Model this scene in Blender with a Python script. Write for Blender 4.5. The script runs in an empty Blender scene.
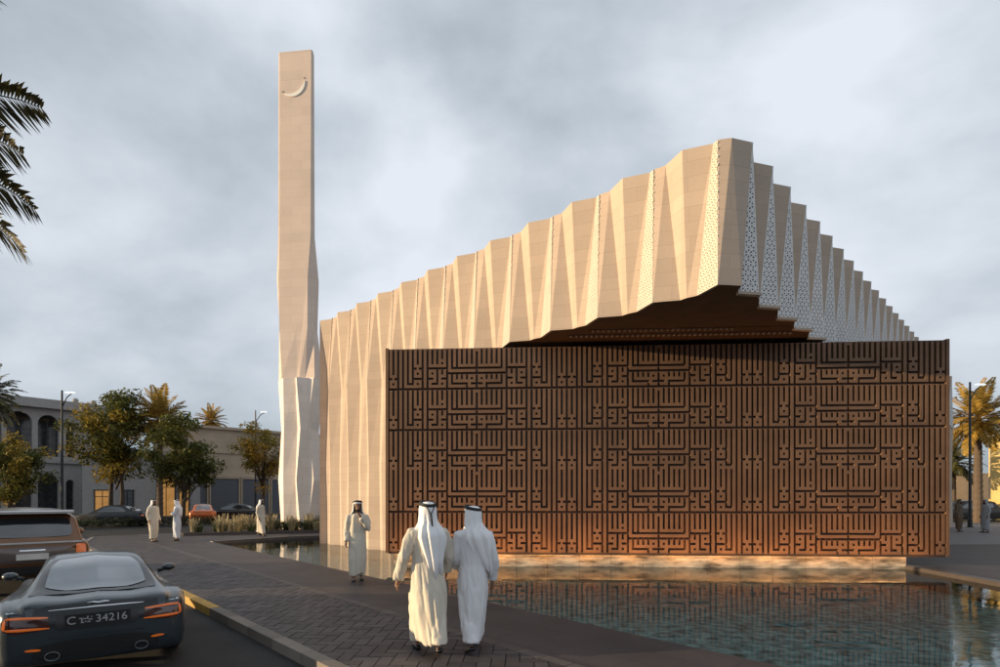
import bpy, bmesh, math, random
from mathutils import Vector, Matrix, Euler, noise
from mathutils.geometry import tessellate_polygon
from mathutils.bvhtree import BVHTree
random.seed(7)
R = math.radians
F = 555.0; HZ = 497.0; CH = 1.86          # focal length (photo px), horizon row, camera height
scene = bpy.context.scene
COL = scene.collection

def gp(px, py, z=0.0):                     # world point on the plane z seen at a photo pixel (used to measure the plan)
    y = (CH - z) * F / (py - HZ)
    return ((px - 500) * y / F, y)
def atx(px, y): return (px - 500) * y / F

# ------------------------------------------------------------------ mesh helpers
class MB:
    def __init__(s): s.v = []; s.f = []; s.m = []; s.cur = 0
    def add(s, vs, fs):
        n = len(s.v); s.v += [tuple(p) for p in vs]
        for f in fs: s.f.append(tuple(i + n for i in f)); s.m.append(s.cur)
    def quad(s, *p): s.add(p, [tuple(range(len(p)))])
    def box(s, c, d, M=None):
        x, y, z = [k / 2 for k in d]
        vs = [Vector((a * x, b * y, e * z)) for a, b, e in ((-1,-1,-1),(1,-1,-1),(1,1,-1),(-1,1,-1),(-1,-1,1),(1,-1,1),(1,1,1),(-1,1,1))]
        if M is not None: vs = [M @ p for p in vs]
        vs = [p + Vector(c) for p in vs]
        s.add(vs, [(0,3,2,1),(4,5,6,7),(0,1,5,4),(1,2,6,5),(2,3,7,6),(3,0,4,7)])
    def wall(s, a, b, z0, z1, t=0.3):      # vertical slab from a to b, thickness t away to the left of a->b
        a = Vector(a); b = Vector(b); d = (b - a).normalized(); n = Vector((-d.y, d.x)) * t
        P = [a, b, b + n, a + n]
        s.prism([(p.x, p.y) for p in P], z0, z1)
    def prism(s, pts, z0, z1):
        n = len(pts)
        vs = [(x, y, z0) for x, y in pts] + [(x, y, z1) for x, y in pts]
        fs = [tuple(range(n - 1, -1, -1)), tuple(range(n, 2 * n))]
        fs += [(i, (i + 1) % n, n + (i + 1) % n, n + i) for i in range(n)]
        s.add(vs, fs)
    def tube(s, pts, rad, seg=10, caps=True, flat=None):
        pts = [Vector(p) for p in pts]; rings = []
        up = Vector((0, 0, 1)); prev = None
        for i, p in enumerate(pts):
            d = (pts[min(i + 1, len(pts) - 1)] - pts[max(i - 1, 0)])
            if d.length < 1e-9: d = Vector((0, 0, 1))
            d.normalize()
            if prev is None:
                a = d.cross(up)
                if a.length < 1e-3: a = d.cross(Vector((0, 1, 0)))
            else:
                a = prev - d * prev.dot(d)
            a.normalize(); prev = a.copy(); b = d.cross(a)
            r = rad[i] if isinstance(rad, (list, tuple)) else rad
            rx, ry = r if isinstance(r, (list, tuple)) else (r, r)
            rings.append([p + a * rx * math.cos(2 * math.pi * k / seg) + b * ry * math.sin(2 * math.pi * k / seg) for k in range(seg)])
        s.loft(rings, caps)
    def loft(s, rings, caps=True, closed=True):
        n = len(rings[0]); vs = [p for r in rings for p in r]; fs = []
        for i in range(len(rings) - 1):
            for k in range(n if closed else n - 1):
                k2 = (k + 1) % n
                fs.append((i * n + k, i * n + k2, (i + 1) * n + k2, (i + 1) * n + k))
        if caps:
            fs.append(tuple(range(n - 1, -1, -1))); fs.append(tuple((len(rings) - 1) * n + k for k in range(n)))
        s.add(vs, fs)
    def ball(s, c, r, seg=14, M=None):
        c = Vector(c); r = r if isinstance(r, (list, tuple)) else (r, r, r); rings = []
        for i in range(1, seg // 2 + 3):
            t = math.pi * i / (seg // 2 + 3)
            ring = []
            for k in range(seg):
                a = 2 * math.pi * k / seg
                p = Vector((r[0] * math.sin(t) * math.cos(a), r[1] * math.sin(t) * math.sin(a), r[2] * math.cos(t)))
                if M is not None: p = M @ p
                ring.append(c + p)
            rings.append(ring)
        s.loft(rings)
    def build(s, name, mats, parent=None, smooth=False, loc=None):
        me = bpy.data.meshes.new(name); me.from_pydata(s.v, [], s.f); 
        if not isinstance(mats, (list, tuple)): mats = [mats]
        for m in mats: me.materials.append(m)
        me.polygons.foreach_set('material_index', s.m)
        if smooth: me.polygons.foreach_set('use_smooth', [True] * len(s.f))
        me.update()
        o = bpy.data.objects.new(name, me); COL.objects.link(o)
        if parent: o.parent = parent
        if loc: o.location = loc
        return o
def fix(o):
    bm = bmesh.new(); bm.from_mesh(o.data); bmesh.ops.recalc_face_normals(bm, faces=bm.faces); bm.to_mesh(o.data); bm.free(); return o
def smooth_angle(o, deg=40):
    bm = bmesh.new(); bm.from_mesh(o.data)
    for f in bm.faces: f.smooth = True
    for e in bm.edges:
        if len(e.link_faces) == 2 and e.calc_face_angle(0) > R(deg): e.smooth = False
    bm.to_mesh(o.data); bm.free(); return o
def tag(o, label=None, cat=None, group=None, kind=None):
    if label: o['label'] = label
    if cat: o['category'] = cat
    if group: o['group'] = group
    if kind: o['kind'] = kind
    return o
def empty(name, loc=(0, 0, 0), rz=0.0, label=None, cat=None, group=None):
    o = bpy.data.objects.new(name, None); COL.objects.link(o); o.empty_display_size = .2
    o.location = loc; o.rotation_euler = (0, 0, rz); tag(o, label, cat, group); return o
def struct(o): o['kind'] = 'structure'; return o
def copy_tree(o, parent=None):
    c = o.copy(); COL.objects.link(c); c.parent = parent
    for ch in [x for x in bpy.data.objects if x.parent == o]: copy_tree(ch, c)
    return c
def bake(o, mods):
    """apply modifiers by evaluating once"""
    dg = bpy.context.evaluated_depsgraph_get(); dg.update()
    me = bpy.data.meshes.new_from_object(o.evaluated_get(dg))
    o.modifiers.clear(); old = o.data; o.data = me; me.name = o.name
    return o
def remesh(o, voxel, smooth=4):
    m = o.modifiers.new('r', 'REMESH'); m.mode = 'VOXEL'; m.voxel_size = voxel; m.use_smooth_shade = True
    if smooth:
        m2 = o.modifiers.new('s', 'SMOOTH'); m2.iterations = smooth; m2.factor = .5
    bake(o, None)
    for p in o.data.polygons: p.use_smooth = True
    return o
# ------------------------------------------------------------------ materials
MATS = {}
def N(nt, t, **kw):
    n = nt.nodes.new(t)
    for k, v in kw.items():
        if k in n.inputs.keys() if hasattr(n.inputs, 'keys') else False: n.inputs[k].default_value = v
        else: setattr(n, k, v)
    return n
def mat(name, col, rough=.8, metal=0., var=.12, scale=3., bump=0., bscale=40., emit=None, es=0., coat=0., island=0., spec=.5, streak=None):
    m = bpy.data.materials.new(name); m.use_nodes = True; nt = m.node_tree; b = nt.nodes['Principled BSDF']
    b.inputs['Roughness'].default_value = rough; b.inputs['Metallic'].default_value = metal
    b.inputs['Specular IOR Level'].default_value = spec
    b.inputs['Coat Weight'].default_value = coat
    tc = nt.nodes.new('ShaderNodeTexCoord')
    no = nt.nodes.new('ShaderNodeTexNoise'); no.inputs['Scale'].default_value = scale; no.inputs['Detail'].default_value = 6
    mp = nt.nodes.new('ShaderNodeMapping'); nt.links.new(tc.outputs['Object'], mp.inputs[0])
    if streak: mp.inputs['Scale'].default_value = streak
    nt.links.new(mp.outputs[0], no.inputs['Vector'])
    mr = nt.nodes.new('ShaderNodeMapRange'); mr.inputs[1].default_value = .3; mr.inputs[2].default_value = .7
    mr.inputs[3].default_value = 1 - var; mr.inputs[4].default_value = 1 + var
    nt.links.new(no.outputs['Fac'], mr.inputs[0])
    val = mr.outputs[0]
    if island:
        g = nt.nodes.new('ShaderNodeNewGeometry'); m2 = nt.nodes.new('ShaderNodeMapRange')
        m2.inputs[3].default_value = 1 - island; m2.inputs[4].default_value = 1 + island
        nt.links.new(g.outputs['Random Per Island'], m2.inputs[0])
        mu = nt.nodes.new('ShaderNodeMath'); mu.operation = 'MULTIPLY'
        nt.links.new(val, mu.inputs[0]); nt.links.new(m2.outputs[0], mu.inputs[1]); val = mu.outputs[0]
    vm = nt.nodes.new('ShaderNodeVectorMath'); vm.operation = 'SCALE'; vm.inputs[0].default_value = col
    nt.links.new(val, vm.inputs['Scale']); nt.links.new(vm.outputs[0], b.inputs['Base Color'])
    if bump:
        n2 = nt.nodes.new('ShaderNodeTexNoise'); n2.inputs['Scale'].default_value = bscale; n2.inputs['Detail'].default_value = 5
        nt.links.new(tc.outputs['Object'], n2.inputs['Vector'])
        bp = nt.nodes.new('ShaderNodeBump'); bp.inputs['Strength'].default_value = bump; bp.inputs['Distance'].default_value = .02
        nt.links.new(n2.outputs['Fac'], bp.inputs['Height']); nt.links.new(bp.outputs[0], b.inputs['Normal'])
    if emit:
        b.inputs['Emission Color'].default_value = (*emit, 1); b.inputs['Emission Strength'].default_value = es
    MATS[name] = m; return m
def stone(name, col, course=.3, var=.06, mortar=.9):
    """coursed stone cladding: thin joints, each course a little different, fine grain"""
    m = mat(name, col, rough=.85, var=var, scale=.7)
    nt = m.node_tree; b = nt.nodes['Principled BSDF']
    tc = [n for n in nt.nodes if n.type == 'TEX_COORD'][0]
    sx = nt.nodes.new('ShaderNodeSeparateXYZ'); nt.links.new(tc.outputs['Object'], sx.inputs[0])
    ad = nt.nodes.new('ShaderNodeMath'); ad.operation = 'SUBTRACT'
    nt.links.new(sx.outputs[0], ad.inputs[0]); nt.links.new(sx.outputs[1], ad.inputs[1])
    cx = nt.nodes.new('ShaderNodeCombineXYZ'); nt.links.new(ad.outputs[0], cx.inputs[0]); nt.links.new(sx.outputs[2], cx.inputs[1])
    br = nt.nodes.new('ShaderNodeTexBrick'); br.inputs['Scale'].default_value = 1
    br.inputs['Brick Width'].default_value = 1.2; br.inputs['Row Height'].default_value = course
    br.inputs['Mortar Size'].default_value = .006; br.inputs['Mortar Smooth'].default_value = .4
    br.inputs['Color1'].default_value = (.95,) * 3 + (1,); br.inputs['Color2'].default_value = (1.04,) * 3 + (1,)
    br.inputs['Mortar'].default_value = (.8, .77, .74, 1); nt.links.new(cx.outputs[0], br.inputs['Vector'])
    # fine horizontal tooling
    wv = nt.nodes.new('ShaderNodeTexNoise'); mp = nt.nodes.new('ShaderNodeMapping'); mp.inputs['Scale'].default_value = (2.5, 2.5, 60)
    nt.links.new(tc.outputs['Object'], mp.inputs[0]); nt.links.new(mp.outputs[0], wv.inputs['Vector']); wv.inputs['Detail'].default_value = 4
    mr = nt.nodes.new('ShaderNodeMapRange'); mr.inputs[1].default_value = .3; mr.inputs[2].default_value = .7; mr.inputs[3].default_value = .9; mr.inputs[4].default_value = 1.08
    nt.links.new(wv.outputs['Fac'], mr.inputs[0])
    old = b.inputs['Base Color'].links[0].from_socket
    v1 = nt.nodes.new('ShaderNodeVectorMath'); v1.operation = 'MULTIPLY'; nt.links.new(old, v1.inputs[0]); nt.links.new(br.outputs['Color'], v1.inputs[1])
    v2 = nt.nodes.new('ShaderNodeVectorMath'); v2.operation = 'SCALE'; nt.links.new(v1.outputs[0], v2.inputs[0]); nt.links.new(mr.outputs[0], v2.inputs['Scale'])
    nt.links.new(v2.outputs[0], b.inputs['Base Color'])
    bp = nt.nodes.new('ShaderNodeBump'); bp.inputs['Strength'].default_value = .35; bp.inputs['Distance'].default_value = .01
    nt.links.new(wv.outputs['Fac'], bp.inputs['Height']); nt.links.new(bp.outputs[0], b.inputs['Normal'])
    return m

stone('facade_stone', (.525, .414, .325), .31)
stone('minaret_stone', (.74, .60, .505), .5, .05)
stone('minaret_white', (.84, .74, .66), .5, .05)
mat('lattice_white', (.78, .77, .76), .5, var=.05)
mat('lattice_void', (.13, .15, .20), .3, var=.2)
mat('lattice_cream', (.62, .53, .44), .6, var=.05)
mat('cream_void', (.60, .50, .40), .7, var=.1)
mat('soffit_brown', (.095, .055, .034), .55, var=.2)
mat('soffit_pale', (.42, .36, .30), .7)
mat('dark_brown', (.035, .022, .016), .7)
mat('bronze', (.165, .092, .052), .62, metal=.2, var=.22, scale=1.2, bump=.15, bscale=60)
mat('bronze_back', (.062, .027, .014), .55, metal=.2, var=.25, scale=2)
mat('roof_grey', (.3, .28, .26), .9)
mat('asphalt', (.026, .025, .025), .72, var=.45, scale=.9, bump=.9, bscale=110, spec=.35)
mat('paving_stone', (.056, .045, .044), .62, var=.22, scale=.9, bump=.2, bscale=90)
_m = MATS['paving_stone']; _nt = _m.node_tree; _b = _nt.nodes['Principled BSDF']; _o = _b.inputs['Base Color'].links[0].from_socket
_tc = [n for n in _nt.nodes if n.type == 'TEX_COORD'][0]; _mp = _nt.nodes.new('ShaderNodeMapping'); _mp.inputs['Rotation'].default_value = (0, 0, R(47)); _nt.links.new(_tc.outputs['Object'], _mp.inputs[0])
_br = _nt.nodes.new('ShaderNodeTexBrick'); _br.inputs['Scale'].default_value = 1; _br.inputs['Brick Width'].default_value = .9; _br.inputs['Row Height'].default_value = .45; _br.inputs['Mortar Size'].default_value = .006
_br.inputs['Color1'].default_value = (.90, .90, .90, 1); _br.inputs['Color2'].default_value = (1.1, 1.08, 1.06, 1); _br.inputs['Mortar'].default_value = (.5, .5, .5, 1); _nt.links.new(_mp.outputs[0], _br.inputs['Vector'])
_v = _nt.nodes.new('ShaderNodeVectorMath'); _v.operation = 'MULTIPLY'; _nt.links.new(_o, _v.inputs[0]); _nt.links.new(_br.outputs['Color'], _v.inputs[1]); _nt.links.new(_v.outputs[0], _b.inputs['Base Color'])
mat('paver', (.058, .050, .052), .6, var=.12, scale=6, island=.38, bump=.35, bscale=90)
mat('joint', (.014, .012, .012), .95)
mat('border_stone', (.085, .07, .064), .6, island=.2, bump=.2, bscale=80)
mat('grey_paving', (.15, .145, .15), .65, var=.15, bump=.2)
mat('kerb_stone', (.18, .155, .13), .7, island=.2, bump=.3)
mat('kerb_yellow', (.50, .30, .06), .7, var=.25, scale=9, bump=.3)
mat('pool_tile', (.34, .44, .42), .4, var=.75, scale=5.5)
mat('coping', (.075, .06, .054), .45, island=.15)
mat('soil', (.05, .035, .025), .95, bump=.8, bscale=30)
mat('robe_cream', (.64, .575, .475), .85, var=.05, scale=6, bump=.12, bscale=300)
mat('robe_white', (.72, .71, .72), .85, var=.04, scale=6, bump=.12, bscale=300)
mat('robe_grey', (.30, .31, .33), .85, var=.05, bump=.1)
mat('robe_blue', (.58, .62, .70), .85, var=.05, bump=.1)
mat('robe_brown', (.12, .085, .05), .85, var=.3, bump=.1)
mat('scarf_white', (.86, .85, .86), .8, var=.03, bump=.1, bscale=300)
mat('cord_black', (.012, .012, .013), .6)
mat('skin', (.26, .135, .085), .55, var=.08)
mat('beard', (.02, .014, .011), .8)
mat('leather_black', (.012, .011, .011), .35)
mat('eye_white', (.7, .7, .68), .2, var=.0)
mat('cream_gold', (.96, .93, .84), .4, var=.02)
mat('bark', (.09, .065, .045), .95, bump=.8, bscale=12)
mat('palm_bark', (.11, .08, .055), .95, bump=1, bscale=14)
mat('metal_dark', (.035, .038, .042), .4, metal=.6)
mat('lamp_white', (.8, .8, .82), .3, emit=(.9, .95, 1), es=.6)
mat('villa_grey', (.36, .335, .32), .85, var=.08)
mat('villa_dark', (.07, .075, .085), .15, var=.3)
mat('beige_wall', (.46, .36, .26), .85, var=.12, scale=.8)
mat('shutter_grey', (.085, .09, .105), .5, var=.1, streak=(1, 1, 8))
mat('lit_window', (.4, .25, .1), .5, var=.5, scale=1.2, emit=(1, .45, .10), es=.22)
mat('ochre_wall', (.72, .52, .20), .8, var=.1)
mat('white_wall', (.62, .60, .56), .8)
mat('light_strip', (.9, .7, .4), .5, emit=(1, .72, .44), es=4.2)
mat('rubber', (.012, .012, .012), .8)
mat('rim_alloy', (.35, .36, .38), .3, metal=.9)
mat('chrome', (.75, .75, .77), .12, metal=1., var=.02)
mat('plate_black', (.012, .013, .015), .35)
mat('plate_text', (.36, .37, .38), .5)
mat('tail_orange', (.5, .11, .015), .25, emit=(1, .20, .02), es=.16, coat=1)
mat('tail_dark', (.05, .01, .008), .15, coat=1)
mat('marble_gold', (.46, .38, .28), .4, var=.75, scale=2.2, streak=(1, 1, 3.5))
def leafmat(name, col, island=.45, trans=.25):
    m = mat(name, col, .6, var=.3, scale=.8, island=island); b = m.node_tree.nodes['Principled BSDF']
    nt = m.node_tree; t = nt.nodes.new('ShaderNodeBsdfTranslucent'); mx = nt.nodes.new('ShaderNodeMixShader'); mx.inputs[0].default_value = trans
    nt.links.new(b.inputs['Base Color'].links[0].from_socket, t.inputs[0])
    out = [n for n in nt.nodes if n.type == 'OUTPUT_MATERIAL'][0]
    nt.links.new(b.outputs[0], mx.inputs[1]); nt.links.new(t.outputs[0], mx.inputs[2]); nt.links.new(mx.outputs[0], out.inputs[0]); return m
leafmat('leaf_green', (.12, .125, .03), trans=.4); leafmat('leaf_olive', (.30, .225, .04), trans=.4); leafmat('leaf_gold', (.45, .28, .045), trans=.4)
leafmat('palm_leaf', (.085, .082, .025)); leafmat('palm_gold', (.36, .23, .04), trans=.4); leafmat('palm_near', (.075, .062, .018), .5)
leafmat('grass_pale', (.34, .28, .16)); leafmat('grass_green', (.07, .10, .03)); leafmat('hedge', (.05, .06, .025))
def carpaint(name, col, rough=.28, metal=.55):
    m = mat(name, col, rough, metal=metal, var=.03, coat=.6, spec=.35); m.node_tree.nodes['Principled BSDF'].inputs['Coat Roughness'].default_value = .06; return m
carpaint('paint_slate', (.038, .050, .060), .30, .3); carpaint('paint_bronze', (.16, .075, .035)); carpaint('paint_black', (.010, .011, .013), .5, .1)
carpaint('paint_orange', (.75, .17, .03), metal=.2); carpaint('paint_silver', (.34, .32, .31)); carpaint('paint_tailgate', (.13, .10, .09))
mat('car_glass', (.02, .025, .03), .05, var=.05, coat=1, spec=1.)
mat('rear_glass', (.075, .085, .105), .08, var=.35, scale=2.5, coat=1, spec=1.)
# water: fresnel reflection over a tinted clear body
def water():
    m = bpy.data.materials.new('water'); m.use_nodes = True; nt = m.node_tree; nt.nodes.clear()
    out = nt.nodes.new('ShaderNodeOutputMaterial'); g = nt.nodes.new('ShaderNodeBsdfGlossy'); g.inputs['Roughness'].default_value = .015
    t = nt.nodes.new('ShaderNodeBsdfTransparent'); t.inputs[0].default_value = (.70, .82, .83, 1)
    fr = nt.nodes.new('ShaderNodeFresnel'); fr.inputs['IOR'].default_value = 1.42
    mx = nt.nodes.new('ShaderNodeMixShader'); tc = nt.nodes.new('ShaderNodeTexCoord')
    mp = nt.nodes.new('ShaderNodeMapping'); mp.inputs['Scale'].default_value = (1, 1.6, 1); nt.links.new(tc.outputs['Object'], mp.inputs[0])
    n1 = nt.nodes.new('ShaderNodeTexNoise'); n1.inputs['Scale'].default_value = 4.2; n1.inputs['Detail'].default_value = 4; n1.inputs['Distortion'].default_value = .5
    nt.links.new(mp.outputs[0], n1.inputs['Vector'])
    n3 = nt.nodes.new('ShaderNodeTexNoise'); n3.inputs['Scale'].default_value = .5; nt.links.new(tc.outputs['Object'], n3.inputs['Vector'])
    mr = nt.nodes.new('ShaderNodeMapRange'); mr.inputs[1].default_value = .42; mr.inputs[2].default_value = .62; nt.links.new(n3.outputs['Fac'], mr.inputs[0])
    mu = nt.nodes.new('ShaderNodeMath'); mu.operation = 'MULTIPLY'; nt.links.new(n1.outputs['Fac'], mu.inputs[0]); nt.links.new(mr.outputs[0], mu.inputs[1])
    bp = nt.nodes.new('ShaderNodeBump'); bp.inputs['Strength'].default_value = .22; bp.inputs['Distance'].default_value = .02
    nt.links.new(mu.outputs[0], bp.inputs['Height'])
    nt.links.new(bp.outputs[0], g.inputs['Normal']); nt.links.new(bp.outputs[0], fr.inputs['Normal'])
    nt.links.new(fr.outputs[0], mx.inputs[0]); nt.links.new(t.outputs[0], mx.inputs[1]); nt.links.new(g.outputs[0], mx.inputs[2]); nt.links.new(mx.outputs[0], out.inputs[0])
    MATS['water'] = m
water()
def M_(n): return MATS[n]

# ------------------------------------------------------------------ camera, sky, sun
cam = bpy.data.cameras.new('camera'); co = bpy.data.objects.new('camera', cam); COL.objects.link(co); scene.camera = co
cam.sensor_width = 36; cam.lens = F / 1000 * 36; cam.shift_y = (HZ - 333.5) / 1000; cam.clip_end = 3000; cam.clip_start = .05
co.location = (0, 0, CH); co.rotation_euler = (R(90), 0, 0)
scene.view_settings.view_transform = 'Standard'; scene.view_settings.look = 'None'; scene.view_settings.exposure = .38; scene.view_settings.gamma = 1
SUN_DIR = Vector((-.99, -.155, 0)).normalized(); ELEV = R(6.6)
sv = Vector((SUN_DIR.x * math.cos(ELEV), SUN_DIR.y * math.cos(ELEV), math.sin(ELEV)))
sun = bpy.data.lights.new('sun', 'SUN'); so = bpy.data.objects.new('sun', sun); COL.objects.link(so)
sun.energy = 5.0; sun.angle = R(.5); sun.color = (1, .75, .45); so.rotation_euler = sv.to_track_quat('Z', 'Y').to_euler()
so.location = (-40, -20, 30)
w = bpy.data.worlds.new('World'); scene.world = w; w.use_nodes = True; nt = w.node_tree; nt.nodes.clear()
out = nt.nodes.new('ShaderNodeOutputWorld'); bg = nt.nodes.new('ShaderNodeBackground'); bg.inputs[1].default_value = .1
sky = nt.nodes.new('ShaderNodeTexSky'); sky.sky_type = 'NISHITA'; sky.sun_disc = False; sky.sun_elevation = ELEV
sky.sun_rotation = math.atan2(SUN_DIR.x, SUN_DIR.y)
tc = nt.nodes.new('ShaderNodeTexCoord'); mp = nt.nodes.new('ShaderNodeMapping'); mp.inputs['Scale'].default_value = (1, 1, 1.7); mp.inputs['Location'].default_value = (0, 0, 0)
nt.links.new(tc.outputs['Generated'], mp.inputs[0])
n1 = nt.nodes.new('ShaderNodeTexNoise'); n1.inputs['Scale'].default_value = 1.7; n1.inputs['Detail'].default_value = 10; n1.inputs['Roughness'].default_value = .5; n1.inputs['Distortion'].default_value = .15
nt.links.new(mp.outputs[0], n1.inputs['Vector'])
rp = nt.nodes.new('ShaderNodeValToRGB'); cr = rp.color_ramp
cr.elements[0].position = .34; cr.elements[0].color = (2.3, 2.8, 3.2, 1)
cr.elements[1].position = .66; cr.elements[1].color = (6.2, 6.6, 7.25, 1)
e = cr.elements.new(.48); e.color = (3.7, 4.2, 4.7, 1)
nt.links.new(n1.outputs['Fac'], rp.inputs[0])
mx = nt.nodes.new('ShaderNodeMix'); mx.data_type = 'RGBA'
cv = nt.nodes.new('ShaderNodeMapRange'); cv.inputs[1].default_value = .25; cv.inputs[2].default_value = .4; cv.inputs[3].default_value = .8; cv.inputs[4].default_value = .97
nt.links.new(n1.outputs['Fac'], cv.inputs[0]); nt.links.new(cv.outputs[0], mx.inputs[0])
nt.links.new(sky.outputs[0], mx.inputs[6]); nt.links.new(rp.outputs[0], mx.inputs[7])
nt.links.new(mx.outputs[2], bg.inputs[0]); nt.links.new(bg.outputs[0], out.inputs[0])

# ------------------------------------------------------------------ people  (local +y = facing direction)
def person(x, y, rz, label, robe='robe_cream', scarf='scarf_white', H=1.76, stride=.16, lead=1, arms=None, head_yaw=0., fine=True, beard=True, cord_tail=False, scarf_len=.62, shoe='leather_black', lower=None, scarf_shift=0., abaya=False, z0=.0, width=1.):
    root = empty('person', (x, y, z0), rz, label, 'person'); k = H / 1.76
    hip = Vector((0, 0, .93)); vox = .009 if fine else .016
    mb = MB()
    # torso, neck, head as overlapping tapered volumes, fused by voxel remesh into one continuous body
    mb.loft([[Vector((rx * math.cos(a * math.pi / 9), cy + ry * math.sin(a * math.pi / 9), z)) for a in range(18)] for z, rx, ry, cy in ((.84, .14, .10, 0), (.95, .165, .115, 0), (1.08, .145, .10, 0), (1.25, .165, .11, .0), (1.38, .175, .105, -.01), (1.44, .10, .075, -.01), (1.47, .06, .06, -.01))])
    mb.tube([(0, -.01, 1.42), (0, .005, 1.56)], [.062, .056], 12)
    Mh = Matrix.Rotation(head_yaw, 3, 'Z'); hc = Vector((0, .02, 1.635))
    mb.ball(hc + Mh @ Vector((0, 0, .02)), (.076, .095, .105), 18, Mh); mb.ball(hc + Mh @ Vector((0, .035, -.055)), (.052, .052, .062), 14, Mh)
    mb.tube([hc + Mh @ Vector((0, .088, .015)), hc + Mh @ Vector((0, .112, -.022)), hc + Mh @ Vector((0, .09, -.035))], [.010, .015, .012], 8)
    for s in (1, -1): mb.ball(hc + Mh @ Vector((s * .078, -.005, -.005)), (.012, .02, .032), 8, Mh)
    mb.ball(hc + Mh @ Vector((0, .084, -.062)), (.026, .012, .010), 8, Mh)
    feet = []
    for s in (1, -1):
        f = stride * (1 if s == lead else -1); back = f < 0 and stride > .08
        ank = Vector((s * .085, f, .085 + (.075 if back else 0))); knee = Vector((s * .095, f * .45 + .05, .50)); hp = Vector((s * .09, 0, .92))
        mb.tube([hp, (hp + knee) / 2, knee, (knee + ank) / 2 + Vector((0, -.015, .03)), ank], [.088, .075, .052, .052, .036], 12)
        tilt_ = .075 if back else 0.
        mb.tube([ank + Vector((0, -.035, -.045)), ank + Vector((0, .05, -.05 - tilt_ * .4)), ank + Vector((s * .012, .145, -.062 - tilt_ * .9))], [.034, .036, .026], 10); feet.append((ank, s, tilt_))
    A = arms or {}
    hands = {}
    for s in (1, -1):
        sh = Vector((s * .185, -.01, 1.385)); el, wr = A.get(s, (Vector((s * .245, -.04, 1.10)), Vector((s * .25, .06, .86)))); el = Vector(el); wr = Vector(wr)
        mb.tube([sh + Vector((-s * .05, 0, 0)), sh, (sh + el) / 2, el, (el + wr) / 2, wr], [.055, .056, .047, .038, .034, .024], 12)
        d = (wr - el).normalized(); side_ = d.cross(Vector((s, 0, 0)))
        if side_.length < .2: side_ = Vector((0, 1, 0))
        side_.normalize(); nrm = d.cross(side_).normalized()
        if nrm.x * s > 0: nrm = -nrm                               # palm faces the body
        pc = wr + d * .05; mb.tube([wr, wr + d * .04, wr + d * .088], [(.022, .024), (.015, .037), (.014, .038)] if False else [.024, .027, .026], 10)
        for i, ln in enumerate((.066, .076, .071, .056)):
            b = wr + d * .082 + side_ * (.030 - .020 * i); m1 = b + d * ln * .5 + nrm * .008; m2 = b + d * ln * .85 + nrm * .028; mb.tube([b - d * .02, b, m1, m2], [.0095, .0095, .0088, .0075], 7)
        tb = wr + d * .03 + side_ * .026; mb.tube([tb, tb + d * .03 + side_ * .022, tb + d * .062 + side_ * .026 + nrm * .012], [.012, .011, .008], 7)
        hands[s] = (sh, el, wr)
    mb.v = [tuple(Vector(p) * k) for p in mb.v]
    body = mb.build('body', M_('skin'), root, smooth=True); remesh(body, vox * (.75 if fine else 1), 1)
    for s in (1, -1):
        e_ = MB(); e_.ball((hc + Mh @ Vector((s * .030, .092, .018))) * k, .011 * k, 8); e_.build('eye', M_('cord_black'), root, smooth=True)
    if beard:
        e_ = MB(); e_.loft([[ (hc + Mh @ Vector((rx * math.cos(a * math.pi / 8 - 0), .030 + ry * math.sin(a * math.pi / 8), z))) * k for a in range(9)] for z, rx, ry in ((-.062, .070, .054), (-.085, .060, .062), (-.108, .046, .058), (-.125, .024, .038))], caps=True); e_.build('beard', M_('beard'), root, smooth=True)
    # shoes
    for ank, s, tl in feet:
        e_ = MB(); e_.tube([(ank + Vector((0, -.055, -.052))) * k, (ank + Vector((0, .02, -.05 - tl * .3))) * k, (ank + Vector((s * .008, .09, -.056 - tl * .6))) * k, (ank + Vector((s * .014, .165, -.064 - tl))) * k], [(.036, .03), (.042, .036), (.046, .028), (.028, .018)], 12); e_.build('shoe', M_(shoe), root, smooth=True)
    # robe
    rb = MB(); rings = []; rnd = random.Random(int(abs(x * 97 + y * 31))); ph = rnd.uniform(0, 6); NA = 72
    prof = [(1.475, .085, .08), (1.45, .125, .095), (1.41, .185, .115), (1.34, .200, .122), (1.22, .188, .124), (1.05, .182, .126), (.92, .196, .138), (.75, .21, .148), (.55, .20, .14), (.35, .165, .118), (.24, .150, .110), (.15, .138, .102)]
    fx, fy = feet[0][0], feet[1][0]
    for z, rx, ry in prof:
        t = max(0, (1.0 - z) / .9); rx *= width; ryy = ry + t * stride * .78; rng_ = []
        for a in range(NA):
            th = 2 * math.pi * a / NA; fold = 1 + t ** .8 * (.08 * math.sin(6 * th + ph + 1.9 * z) + .05 * math.sin(11 * th + 2 * ph - 3 * z) + .02 * math.sin(17 * th + 5 * z)) + .012 * math.sin(5 * th + 9 * z + ph)
            # diagonal drag of the cloth between the leading and the trailing foot
            sx = lead * t * stride * .35 * math.sin(th)
            rng_.append(Vector((rx * (1 - t * .16) * math.cos(th) * fold + sx, ryy * math.sin(th) * fold, z + (.03 * math.sin(2 * th + ph) if z < .3 else 0) + (0.02 * abs(math.sin(th)) * (stride / .16) if z < .2 else 0))))
        rings.append(rng_)
    rb.loft(rings)
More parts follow.
